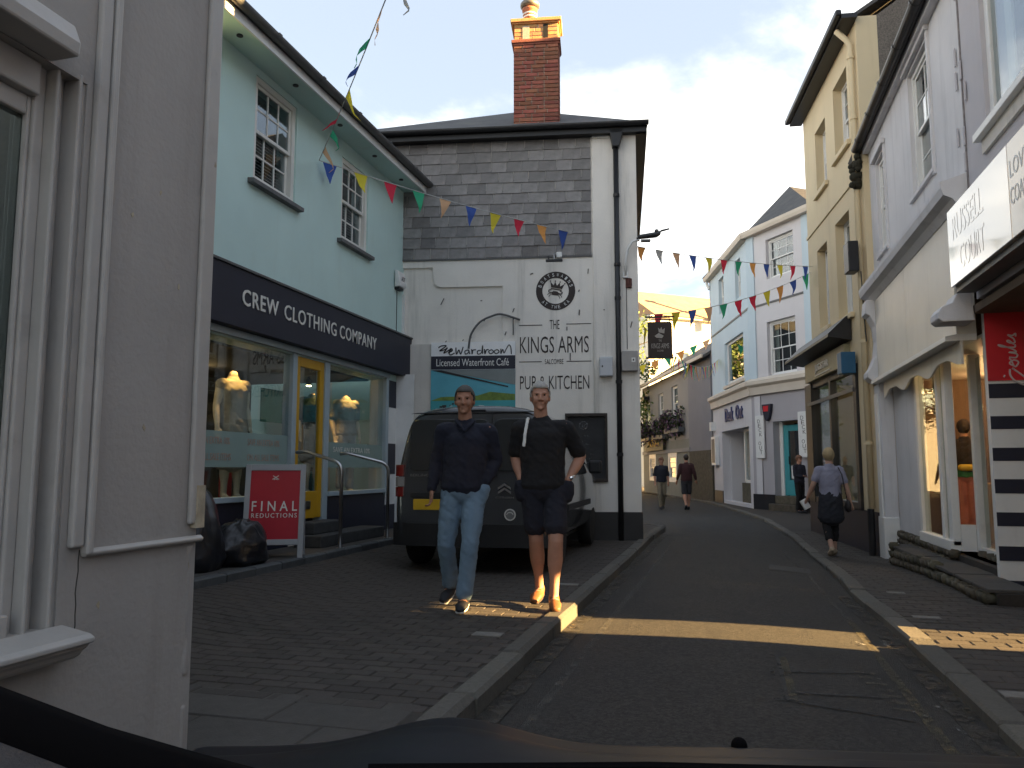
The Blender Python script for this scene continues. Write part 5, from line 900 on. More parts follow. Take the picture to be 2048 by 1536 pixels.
# closed backs of the corner shop and the inn
MB().prism([(.928, 27.998), (-.10, 33.2), (4.5, 34.5), (4.5, 25.4), (3.0, 25.4)], -.3, 9.15, 'z').build('core', M_plilac, dk, (-.928, -27.698, 0)) if False else None
bk = MB()
for (xa, ya), (xb, yb) in (((-.42, 33.77), (4.6, 34.9)), ((4.6, 34.9), (4.5, 25.0)), ((4.5, 25.0), (2.84, 25.01))): bk.add([(xa, ya, -.3), (xb, yb, -.3), (xb, yb, 9.2), (xa, ya, 9.2)], [(0, 1, 2, 3)])
bk.xf(Matrix.Translation((-.928, -27.698, 0))).build('back_walls', M_plilac, dk, fix=False)
MB().box(-13.6, .12, 6.8, 7.0, -.3, 5.9).box(-.2, .12, .31, 6.8, -.3, 5.9).box(-13.6, -13.4, .31, 6.8, -.3, 5.9).build('back_walls', M_inn, gi)
# houses and a tree on the left past the bend, facing back to the street
def terrace(label, x, y, w, h, rz, m_):
    t = empty('terrace_house', (x, y, 0), rz, label, 'house'); b = wall_mb(0, w, -.3, h, 0, .3, [(w * .15, w * .38, h * .55, h * .82), (w * .6, w * .83, h * .55, h * .82)]); b.build('wall', m_, t); MB().box(0, w, .3, 6, -.3, h).build('body', m_, t)
    for a, c in ((.15, .38), (.6, .83)): MB().box(w * a, w * c, .1, .16, h * .55, h * .82).box(w * a, w * c, -.03, .05, h * .68, h * .70).build('window', M_trim, t); MB().box(w * a + .08, w * c - .08, .08, .0999, h * .56, h * .81).build('pane', G_win, t)
    MB().prism([(-.3, h), (3, h + 2.4), (6.3, h)], -.2, w + .2, 'x').build('roof', M_slate_roof, t); MB().box(w * .4, w * .56, -.04, -.0005, -.2, 2.1).build('door', M_navy, t)
terrace('pale grey terrace house on the left past the junction', -9.2, 27.5, 7.5, 6.0, R(72), M_pgrey); terrace('second terrace house on the left past the junction', -11.4, 34.8, 8, 6.4, R(72), M_pgrey); terrace('unseen dark house added at the far left end to block a bright reflection', -8.6, 47.5, 8.5, 8.5, R(72), MATS['hung_slate'])  # the last one is unseen, placed and darkened to block bright window reflections
def tree(label, loc, h, r, seed):
    t = empty('tree', loc, 0, label, 'tree'); q = random.Random(seed); b = MB(); b.tube([(0, 0, 0), (.1, 0, h * .3), (-.05, .1, h * .55), (.1, .1, h * .8)], .2, 8, [.24, .18, .12, .04])
    for k in range(9): a = k * 2.4; z = h * (.35 + .05 * k); b.tube([(0, 0, z), (.5 * r * math.cos(a), .5 * r * math.sin(a), z + .5), (.85 * r * math.cos(a), .85 * r * math.sin(a), z + .9)], .06, 6, [.08, .05, .02])
    b.build('trunk', mat('bark', (.07, .05, .035), .9, .3, 8, .6, 20), t); b = MB()
    cl = [Vector((r * .75 * q.gauss(0, .5), r * .75 * q.gauss(0, .5), h * (.62 + .28 * q.uniform(-1, 1)))) for _ in range(60)]
    for _ in range(7000):
        c = cl[q.randrange(60)] + Vector((q.gauss(0, .38), q.gauss(0, .38), q.gauss(0, .32))); d = Vector((q.uniform(-1, 1), q.uniform(-1, 1), q.uniform(-1, 1))).normalized(); e = d.orthogonal().normalized(); s_ = q.uniform(.07, .14); b.add([c - d * s_, c + e * s_ * .6, c + d * s_, c - e * s_ * .6], [(0, 1, 2, 3)])
    b.build('crown', mat('green_leaves', (.09, .13, .025), .7, .4, 3), t, fix=False)
tree('leafy green tree past the bend, mirrored in the corner shop window', (-6.6, 45.5, -.1), 10.5, 3.2, 3)
# ------------------------------------------------------------------ parked van
M_van = mat('dark_grey_car_paint', (0.055, 0.058, 0.062), .22, .03, 2, metal=.35, coat=1.0); M_plastic = mat('black_bumper_plastic', (.016, .016, .017), .6, .1, 10, .15, 200); M_tyre = mat('tyre_rubber', (.012, .012, .012), .85, .2, 20)
M_vglass = mat('dark_van_glass', (.012, .014, .015), .08, .02, spec=.7, coat=.5); M_lred = mat('red_lamp', (.20, .008, .006), .2, .05, coat=.8); M_lclear = mat('clear_lamp', (.30, .28, .27), .15, .05, coat=.8); M_plate = mat('yellow_plate', (.62, .38, .02), .5, .05); M_chrome = mat('chrome_trim', (.6, .6, .6), .15, metal=1.0)
vh = R(2.0); van = empty('van', (-3.51 + .89 * math.cos(vh), 8.1 + .89 * math.sin(vh), .12), vh, 'dark grey van parked nose in against the pub wall', 'van')
W2 = [(.26, .80), (.34, .86), (.55, .885), (.80, .89), (1.02, .88), (1.12, .865), (1.30, .83), (1.50, .79), (1.63, .745), (1.71, .66), (1.755, .50), (1.775, .25), (1.78, .0)]
def ring_at(y, s=1.0, ztop=1.78, zlow=0.0, k=0.0):
    pts = []
    for z, w in W2: zz = z if z < 1.0 else 1.0 + (z - 1.0) * (ztop - 1.0) / .78; pts.append((w * s, y + k * max(0, zz - .95) - .03 * smooth01(.75, .5, zz) * (y < .3), zz if s == 1 else zz + (1 - s) * (.9 - zz)))
    return pts + [(-a, b_, c) for a, b_, c in reversed(pts[:-1])]
rings = [ring_at(0, .90, k=.13), ring_at(.015, .955, k=.13), ring_at(.06, .99, k=.12), ring_at(.14, 1.0, k=.10), ring_at(.5), ring_at(1.4), ring_at(2.2), ring_at(2.55, ztop=1.77), ring_at(2.85, ztop=1.62), ring_at(3.15, ztop=1.36), ring_at(3.35, ztop=1.16), ring_at(3.8, .985, ztop=1.07), ring_at(4.0, .95, ztop=.98), ring_at(4.12, .86, ztop=.86)]
bme = MB().loft(rings).mesh('body', M_van); body = link('body', bme, van)
sub = body.modifiers.new('s', 'SUBSURF'); sub.levels = 2; sub.render_levels = 2
cut = MB()
for yy in (.62, 3.28):
    cut.lathe([(.001, -1.2), (.355, -1.2), (.355, -.55)], (0, yy, .31), 28, 'x').lathe([(.001, 1.2), (.355, 1.2), (.355, .55)], (0, yy, .31), 28, 'x')
co = cut.build('cutter', M_plastic); bo = body.modifiers.new('b', 'BOOLEAN'); bo.object = co; bo.operation = 'DIFFERENCE'; bo.solver = 'EXACT'
dg = bpy.context.evaluated_depsgraph_get(); nme = bpy.data.meshes.new_from_object(body.evaluated_get(dg)); body.modifiers.clear(); body.data = nme; bpy.data.objects.remove(co)
nme.polygons.foreach_set('use_smooth', [True] * len(nme.polygons)); nme.set_sharp_from_angle(angle=R(35)); 
if not nme.materials: nme.materials.append(M_van)
def wheel(x, y, sgn):
    w = MB().lathe([(.19, .0), (.305, .01), (.325, .04), (.325, .16), (.305, .19), (.19, .20)], (0, 0, 0), 32, 'x').build('wheel', M_tyre, van, (x, y, .325), smooth=False, auto=40)
    r = MB(); a = .17 if sgn > 0 else .03
    r.lathe([(.20, a - .02), (.205, a), (.19, a + .005 * sgn), (.185, a - .03 * sgn)], (0, 0, 0), 28, 'x').lathe([(.001, a - .004), (.055, a - .004), (.05, a + .012 * sgn)], (0, 0, 0), 14, 'x')
    for k in range(10):
        t = 2 * math.pi * k / 10; r.bar((a - .005 * sgn, .05 * math.cos(t), .05 * math.sin(t)), (a - .002 * sgn, .19 * math.cos(t + .1), .19 * math.sin(t + .1)), .028, .015, up=(1, 0, 0))
    r.build('rim', M_chrome if sgn > 0 else M_steel, w); MB().lathe([(.001, .1), (.19, .1), (.19, .11)], (0, 0, 0), 20, 'x').build('brake_disc', M_black, w); return w
wheel(.68, .62, 1); wheel(-.88, .62, -1); wheel(.68, 3.28, 1); wheel(-.88, 3.28, -1)
MB().box(-.7, .7, .35, 3.9, .22, .5).build('underbody', M_black, van)
# tail: lean of the doors y = .13*(z-.95) above the belt line
def ty(z): return .13 * max(0, z - .95)
def tail_poly(pts, off, m, nm, par=van, bev=.004, th=.012):
    n = len(pts); vs_ = [(x, ty(z) - off - th, z) for x, z in pts] + [(x, ty(z) - off + .02, z) for x, z in pts]; return MB().add(vs_, [tuple(range(n)), tuple(range(2 * n - 1, n - 1, -1))] + [(i, i + n, (i + 1) % n + n, (i + 1) % n) for i in range(n)]).build(nm, m, par, bevel=bev)
def rrect(x0, x1, z0, z1, r=.06, dx=0.0):
    P = []
    for cx, cz, a0 in ((x1 - r, z1 - r, 0), (x0 + r, z1 - r, 90), (x0 + r, z0 + r, 180), (x1 - r, z0 + r, 270)):
        for k in range(4): a = R(a0 + 30 * k); P.append((cx + r * math.cos(a) - dx * (1 if cx > 0 else -1) * (cz - z0) / (z1 - z0), cz + r * math.sin(a)))
    return P
tail_poly(rrect(-.72, .16, 1.06, 1.62, .07), .0, M_vglass, 'rear_window'); tail_poly(rrect(.23, .72, 1.06, 1.62, .07), .0, M_vglass, 'rear_window')
for x in (.195,): tail_poly([(x - .006, .45), (x + .006, .45), (x + .006, 1.70), (x - .006, 1.70)], -.006, M_black, 'door_gap', bev=0)
tail_poly([(-.74, .44), (.74, .44), (.74, .455), (-.74, .455)], -.006, M_black, 'door_gap', bev=0); tail_poly([(-.74, 1.69), (.66, 1.69), (.66, 1.70), (-.66, 1.70)], -.006, M_black, 'door_gap', bev=0)
tail_poly([(-.765, .5), (-.755, .5), (-.755, 1.2), (-.765, 1.2)], -.006, M_black, 'door_gap', bev=0); tail_poly([(.755, .5), (.765, .5), (.765, 1.2), (.755, 1.2)], -.006, M_black, 'door_gap', bev=0)
bp_ = MB(); bp_.loft([[(x, -.075 + .10 * abs(x / .9) ** 4, z) for x in [-.9 + 1.8 * i / 20 for i in range(21)]] for z in (.26, .30, .44, .50)] , False, False); 
bpo = bp_.build('rear_bumper', M_plastic, van, fix=True); so = bpo.modifiers.new('s', 'SOLIDIFY'); so.thickness = .07; so.offset = -1
tail_poly(rrect(-.66, -.14, .64, .755, .012), .012, M_plate, 'number_plate', th=.006); tail_poly(rrect(-.70, -.08, .775, .83, .02), .004, M_plastic, 'plate_housing')
for s in (-1, 1):
    tl = MB(); yy0 = .0
    for z0, z1, m_ in ((.78, .89, M_lred), (.89, 1.0, M_lclear), (1.0, 1.13, M_lred)):
        q = [(s * a, b_) for a, b_ in ((.885, .17), (.89, .06), (.875, .012), (.835, -.022), (.775, -.026), (.775, .04), (.85, .17))]; MB().prism([(a, b_) for a, b_ in q], z0, z1 - .004, 'z').build('tail_light', m_, van, bevel=.006)
# badges
def chev(z, w, t): return [(-w, z), (0, z + w * .62), (w, z), (w, z - t), (0, z + w * .62 - t), (-w, z - t)]
for z in (.84, .885): b = MB().add([(.36 + x, -.022 - .004 * k, zz) for k in (0, 1) for x, zz in chev(z, .072, .024)], [(0, 1, 4, 5), (1, 2, 3, 4), (6, 11, 10, 7), (7, 10, 9, 8), (0, 6, 7, 1), (1, 7, 8, 2), (2, 8, 9, 3), (3, 9, 10, 4), (4, 10, 11, 5), (5, 11, 6, 0)]).build('chevron_badge', M_chrome, van, (0, .008, 0))
text('badge_letters', 'CITROËN', M_chrome, van, .26, .77, .022, .2, y=-.006, depth=.004); text('badge_letters', 'BERLINGO', M_chrome, van, -.70, 1.0, .026, .26, y=-.004, depth=.004)
rg = ring(MB(), (.42, .60), .050, .062, -.022, -.012, 24).build('round_sticker', M_offwhite, van, fix=False); MB().lathe([(.001, -.018), (.049, -.018), (.049, -.012)], (.42, 0, .60), 20, 'y').build('sticker_disc', mat('grey_sticker', (.18, .18, .18), .6), rg); b = MB(); stroke(b, [(.385, .60), (.40, .62), (.44, .62), (.455, .60)], .004, -.02); b.build('sticker_mark', M_offwhite, rg)
MB().bar((.25, -.03, .99), (.25, -.03, 1.03), .07, .03).build('door_handle', M_plastic, van); MB().tube([(-.32, .03, 1.05), (-.30, .06, 1.5)], .008).build('rear_wiper', M_black, van)
tail_poly(rrect(-.10, .12, 1.712, 1.73, .008), -.012, M_vglass, 'brake_light')
for s in (-1, 1):
    MB().box(s * .895 - .004, s * .895 + .004, .9, 2.9, .60, .67).build('side_rub_strip', M_plastic, van); m_ = MB().box(s * .98 - .09, s * .98 + .09, 2.75, 2.85, 1.02, 1.2).build('wing_mirror', M_plastic, van, bevel=.03)
for s in (-1, 1): MB().add([(s * .868, 1.75, 1.15), (s * .868, 2.75, 1.15), (s * .815, 2.55, 1.5), (s * .800, 1.75, 1.55)], [(0, 1, 2, 3)]).build('side_window', M_vglass, van)
# ------------------------------------------------------------------ sale board
sbd = empty('sale_board', (-4.62, 7.52, .27), R(24), 'red sandwich board announcing reductions in a grey frame', 'sandwich board')
M_alu = mat('pale_grey_frame', (.36, .37, .38), .4, .05); tilt = R(-9)
fr = MB().box(-.31, -.255, 0, .025, 0, .95).box(.255, .31, 0, .025, -.035, .95).box(-.255, .255, 0, .025, .885, .95).box(-.255, .255, 0, .025, .10, .16).build('frame', M_alu, sbd, (0, -.1, .04), (tilt, 0, 0), bevel=.004)
M_sred = mat('red_poster', (.42, .016, .030), .4, .05); ps = MB().box(-.255, .255, .008, .014, .16, .885).build('poster', M_sred, sbd, (0, -.1, .04), (tilt, 0, 0))
for s, x0, x1, z, h, wt in (('FINAL', -.23, .235, .455, .105, .008), ('REDUCTIONS', -.23, .235, .385, .048, .006)): text('lettering', s, M_offwhite, ps, x0, z, h, x1 - x0, y=.0075, depth=.002, weight=wt, sp=1.6 if s == 'FINAL' else 1.3)
b = MB(); stroke(b, [(-.035, .79), (.03, .83)], .004, .006); stroke(b, [(.035, .79), (-.03, .83)], .004, .006); stroke(b, [(-.02, .785), (0, .795), (.02, .785)], .004, .006); b.build('crossed_oars', M_offwhite, ps)
MB().box(-.30, -.25, 0, .02, -.03, .93).box(.25, .30, 0, .02, -.03, .93).box(-.25, .25, 0, .02, .1, .9).build('rear_leaf', M_alu, sbd, (0, .24, .035), (R(9), 0, 0))
# ------------------------------------------------------------------ bin bags
M_bag = mat('black_bin_liner', (.012, .013, .017), .32, .1, 6, .35, 22, spec=.5)
def bag(label, loc, r, h, seed, lean=(0, 0), sq=(1, 1)):
    e = empty('bin_bag', loc, 0, label, 'bin bag', 'black bin bags by the shop'); n = 56; rings = []; q = random.Random(int(seed * 10)); folds = [(q.uniform(0, 6.28), q.uniform(2.5, 6), q.uniform(.02, .055)) for _ in range(9)]
    for i in range(34):
        z = i / 33; k = (.86 + .14 * min(1, z * 8)) * math.sqrt(max(.0, 1 - max(0, (z - .30) / .72) ** 2.1)) if z < .93 else .30 - .10 * (z - .93) / .07; rr = []
        for j in range(n):
            t = 2 * math.pi * j / n; c = (math.cos(t), math.sin(t)); d = 1 + .18 * noise.noise((c[0] * 1.4 + seed, c[1] * 1.4, z * 2.2)) + .08 * (abs(noise.noise((c[0] * 3.5 + seed, c[1] * 3.5, z * 4))) - .3) + .035 * (abs(noise.noise((c[0] * 11 + seed, c[1] * 11, z * 14))) - .3)
            for f, w, am in folds: d -= am * smooth01(.3, 1, z) * max(0, math.cos((t - f) * w)) ** 3
            rr.append((r * k * d * c[0] * sq[0] + lean[0] * z * z, r * k * d * c[1] * sq[1] + lean[1] * z * z, h * z + .03 * noise.noise((c[0] * 3 + seed, c[1] * 3, z * 3)) * (z > .02)))
        rings.append(rr)
    MB().loft(rings).build('sack', M_bag, e, smooth=True); return e
bag('tall black bin bag slumped against the beige corner', (-4.80, 6.40, .27), .30, .80, 1.3, (-.10, .10)); bag('smaller black bin bag beside the sale board', (-4.66, 6.92, .27), .27, .44, 4.1, (.10, -.05), (1.0, 1.2))
# ------------------------------------------------------------------ bunting
BC = {'r': (.72, .04, .08), 'y': (.80, .66, .06), 'g': (.05, .42, .22), 'o': (.80, .36, .10), 'b': (.06, .12, .42), 'p': (.80, .48, .28), 'w': (.5, .5, .48)}
def flagmat(c):
    nm = 'bunting_' + c
    if nm in MATS: return MATS[nm]
    m = mat(nm, BC[c], .85, .08, 6); t = m.node_tree; bsd = t.nodes['Principled BSDF']; tl = t.nodes.new('ShaderNodeBsdfTranslucent'); tl.inputs[0].default_value = (*BC[c], 1); mx = t.nodes.new('ShaderNodeMixShader'); mx.inputs[0].default_value = .35
    o = t.nodes['Material Output']; t.links.new(bsd.outputs[0], mx.inputs[1]); t.links.new(tl.outputs[0], mx.inputs[2]); t.links.new(mx.outputs[0], o.inputs[0]); return m
M_cord = mat('pale_cord', (.45, .45, .43), .8, .1)
def bunting(label, A, B, sag, cols, step, first=.2, w=.17, h=.24, seed=1, blow=.3, skip=()):
    A, B = Vector(A), Vector(B); q = random.Random(seed); L = (B - A).length; e = empty('bunting', A, 0, label, 'bunting', 'bunting strings across the street')
    def P(t): p = A.lerp(B, t); p.z -= sag * 4 * t * (1 - t); return p - A
    MB().tube([P(i / 30) for i in range(31)], .006, 5).build('cord', M_cord, e)
    s = first; k = 0
    while s < L - .15:
        t0, t1 = s / L, (s + w) / L; p, r_ = P(t0), P(min(1, t1)); d = (r_ - p); perp = Vector((-d.y, d.x, 0)); perp = perp.normalized() if perp.length > 0 else Vector((0, 1, 0))
        dn = (Vector((0, 0, -1)) + perp * q.uniform(-blow, blow) + d.normalized() * q.uniform(-blow, blow) * .6).normalized(); hh = h * q.uniform(.9, 1.08); n = 5; rows = []
        for i in range(n + 1):
            u = i / n; wv = perp * (.03 * math.sin(u * 3 + q.uniform(-.5, .5) + k) * u * (1 + 2 * blow)); c0 = p + dn * hh * u + wv; hw = (1 - u) * .5; mid = p.lerp(r_, .5) + dn * hh * u + wv; rows.append([mid - d * hw * 1.0 + perp * .008 * u, mid + perp * .004 * (1 - u), mid + d * max(hw, .02)])
        if k not in skip: MB().loft([[tuple(x) for x in r] for r in rows], False, False).build('flag', flagmat(cols[k % len(cols)]), e, fix=False, smooth=True)
        s += step; k += 1
    return e
bunting('bunting string from the aqua shop over the slate wall to the cream house', (-5.06, 9.05, 5.25), (1.95, 17.81, 5.55), .32, 'byrgpbyrobyrgowpbyrgobyr', .45, .05, w=.20, h=.29, seed=3, blow=.22)
bunting('wind twisted bunting string rising overhead from the aqua shop', (-5.06, 9.05, 5.25), (1.7, .45, 6.6), .25, 'pgrybgpwyrbgypg', .50, .26, w=.20, h=.34, seed=5, blow=.95)
bunting('bunting string from the cream house back to the pub sign', (1.93, 17.9, 5.45), (-1.35, 14.1, 3.95), .2, 'gboyrrgpbyrgbo', .46, .1, w=.24, h=.32, seed=7, blow=.25)
bunting('bunting string behind the pub sign towards the corner shop', (-1.45, 15.2, 3.95), (-.1, 32.5, 5.6), .55, 'yyrgpooyrgbyrgowpbyrgpbyro', .62, .1, w=.30, h=.42, seed=9, blow=.25)
bunting('lowest bunting string in front of the glowing house', (-4.6, 33.0, 5.2), (-.25, 33.0, 6.6), .15, 'gwyogogp', .55, .2, w=.34, h=.42, seed=11, blow=.25)
# ------------------------------------------------------------------ people
def V(*a): return Vector(a)
def chain(mb, pts, rad, side=(1, 0, 0), n=14):
    """closed tapering limb or trunk: pts joints, rad (side radius, depth radius)"""
    pts = [Vector(p) for p in pts]; rad = [(r, r) if isinstance(r, (int, float)) else r for r in rad]
    P, Q = [], []
    for i in range(len(pts) - 1):
        for k in range(4): t = k / 4; s_ = t * t * (3 - 2 * t); P.append(pts[i].lerp(pts[i + 1], t)); Q.append(tuple(rad[i][j] + (rad[i + 1][j] - rad[i][j]) * s_ for j in (0, 1)))
    P.append(pts[-1]); Q.append(rad[-1])
    d0, d1 = (P[1] - P[0]).normalized(), (P[-1] - P[-2]).normalized()
    P = [P[0] - d0 * min(Q[0]) * .75, P[0] - d0 * min(Q[0]) * .45] + P + [P[-1] + d1 * min(Q[-1]) * .45, P[-1] + d1 * min(Q[-1]) * .75]; Q = [(Q[0][0] * .35, Q[0][1] * .35), (Q[0][0] * .8, Q[0][1] * .8)] + Q + [(Q[-1][0] * .8, Q[-1][1] * .8), (Q[-1][0] * .35, Q[-1][1] * .35)]
    rings = []; sv = Vector(side)
    for i, p in enumerate(P):
        d = (P[min(i + 1, len(P) - 1)] - P[max(i - 1, 0)]).normalized(); a = sv - d * sv.dot(d); a.normalize(); b = d.cross(a); ra, rb = Q[i]
        rings.append([tuple(p + a * (ra * math.cos(2 * math.pi * j / n)) + b * (rb * math.sin(2 * math.pi * j / n))) for j in range(n)])
    mb.loft(rings); return mb
def organic(mb, name, m, vox, it=4, wr=0.0, wscale=14.0, seed=0.0):
    o = mb.build(name, m); md = o.modifiers.new('r', 'REMESH'); md.mode = 'VOXEL'; md.voxel_size = vox; md.use_smooth_shade = True
    sm = o.modifiers.new('s', 'SMOOTH'); sm.factor = .5; sm.iterations = it
    dg = bpy.context.evaluated_depsgraph_get(); me = bpy.data.meshes.new_from_object(o.evaluated_get(dg)); bpy.data.objects.remove(o)
    if wr:
        nn = [v.normal.copy() for v in me.vertices]
        for v, nr in zip(me.vertices, nn):
            c = v.co; k = noise.noise((c.x * wscale + seed, c.y * wscale, c.z * wscale * 1.7 + 3 * c.x * wscale * .4)) + .5 * noise.noise((c.x * wscale * 2.3, c.y * wscale * 2.3 + seed, c.z * wscale * 3)); v.co = c + nr * (wr * k)
    me.name = name; me.materials.clear(); me.materials.append(m); me.polygons.foreach_set('use_smooth', [True] * len(me.polygons)); return me
def hand(mb, w, d, side, s=1.0, curl=.5, thumb=None):
    """palm, four unequal bent fingers and a thumb leaving the side of the palm; w wrist, d direction, side = across the palm towards the thumb"""
    w, d, side = Vector(w), Vector(d).normalized(), Vector(side); side = (side - d * side.dot(d)).normalized(); nrm = d.cross(side)
    chain(mb, [w, w + d * .045 * s, w + d * .085 * s], [(.026 * s, .017 * s), (.036 * s, .015 * s), (.036 * s, .013 * s)], side=side, n=10)
    for k, (o, l) in enumerate(((.026, .068), (.009, .076), (-.009, .070), (-.025, .055))):
        b = w + d * .085 * s + side * o * s; c1 = (d * math.cos(curl * .6) + nrm * math.sin(curl * .6)); c2 = (d * math.cos(curl * 1.5) + nrm * math.sin(curl * 1.5)); c3 = (d * math.cos(curl * 2.4) + nrm * math.sin(curl * 2.4)); p1 = b + c1 * l * .45 * s; p2 = p1 + c2 * l * .32 * s; p3 = p2 + c3 * l * .25 * s
        chain(mb, [b - d * .012 * s, p1, p2, p3], [.0088 * s, .0082 * s, .0075 * s, .006 * s], side=side, n=8)
    b = w + d * .025 * s + side * .024 * s; t1 = b + (d * .6 + side * .7).normalized() * .035 * s; chain(mb, [b, t1, t1 + (d * .95 + side * .15 + nrm * .3).normalized() * .028 * s], [.0115 * s, .0095 * s, .0075 * s], side=nrm, n=8)
def head(mb, c, s=1.0, yaw=0.0, nod=0.0):
    b = MB(); b.sphere((0, .012, .02), (.076, .096, .098), 18, 12); chain(b, [(0, -.025, -.03), (0, -.05, -.085)], [(.058, .06), (.034, .03)]); b.sphere((0, .0, -.045), (.062, .072, .06), 14, 9)
    chain(b, [(0, -.088, .018), (0, -.104, -.018), (0, -.108, -.03)], [.007, .012, .0145], n=8); b.sphere((-.014, -.096, -.032), .010, 8, 6); b.sphere((.014, -.096, -.032), .010, 8, 6)
    for sx in (-1, 1): b.sphere((sx * .031, -.078, .026), (.022, .014, .010), 8, 6); b.sphere((sx * .040, -.062, -.025), (.024, .022, .03), 8, 6); b.sphere((sx * .077, .012, -.008), (.010, .020, .032), 8, 7)
    b.sphere((0, -.078, -.060), (.019, .010, .006), 8, 6); b.sphere((0, -.076, -.071), (.017, .010, .006), 8, 6); b.sphere((0, -.070, -.098), (.022, .02, .016), 8, 6)
    M = Matrix.Translation(c) @ Matrix.Rotation(yaw, 4, 'Z') @ Matrix.Rotation(nod, 4, 'X') @ Matrix.Scale(s, 4); b.xf(M); mb.add(b.v, b.f); return M
def hair(par, M, m, low_back=-.06, front=.055, puff=1.0, name='hair', long=0.0):
    b = MB(); n, r = 22, 14; rings = []
    for i in range(r + 1):
        t = math.pi * i / r; rings.append([((.083 * puff) * math.sin(t) * math.cos(2 * math.pi * j / n), .012 + .104 * puff * math.sin(t) * math.sin(2 * math.pi * j / n), .022 + .108 * puff * math.cos(t)) for j in range(n)])
    vs_ = [p for q in rings for p in q]; fs = []
    for i in range(r):
        for j in range(n):
            f = (i * n + j, i * n + (j + 1) % n, (i + 1) * n + (j + 1) % n, (i + 1) * n + j); c = sum((Vector(vs_[k]) for k in f), Vector()) / 4
            lim = front if c.y < -.045 else (low_back - long if c.y > .03 else .005 + (front - .005) * smooth01(.0, -.045, c.y))
            if c.z > lim: fs.append(f)
    vv = [tuple(Vector(p) * (1 + .03 * noise.noise(Vector(p) * 40))) for p in vs_]; me = MB().add([tuple(M @ Vector(p)) for p in vv], fs).mesh(name, m, True); bm = bmesh.new(); bm.from_mesh(me); bmesh.ops.delete(bm, geom=[v for v in bm.verts if not v.link_faces], context='VERTS'); bm.to_mesh(me); bm.free()
    o = link(name, me, par); so = o.modifiers.new('s', 'SOLIDIFY'); so.thickness = .012 * (M.to_scale().x); so.offset = -.5; return o
def skin(nm, c): return mat(nm, c, .55, .10, 18, .08, 120, spec=.35)
def cloth(nm, c, rough=.9, bump=.25): return mat(nm, c, rough, .14, 9, bump, 260)
SH = (('sL', 'eL', 'wL'), ('sR', 'eR', 'wR'))
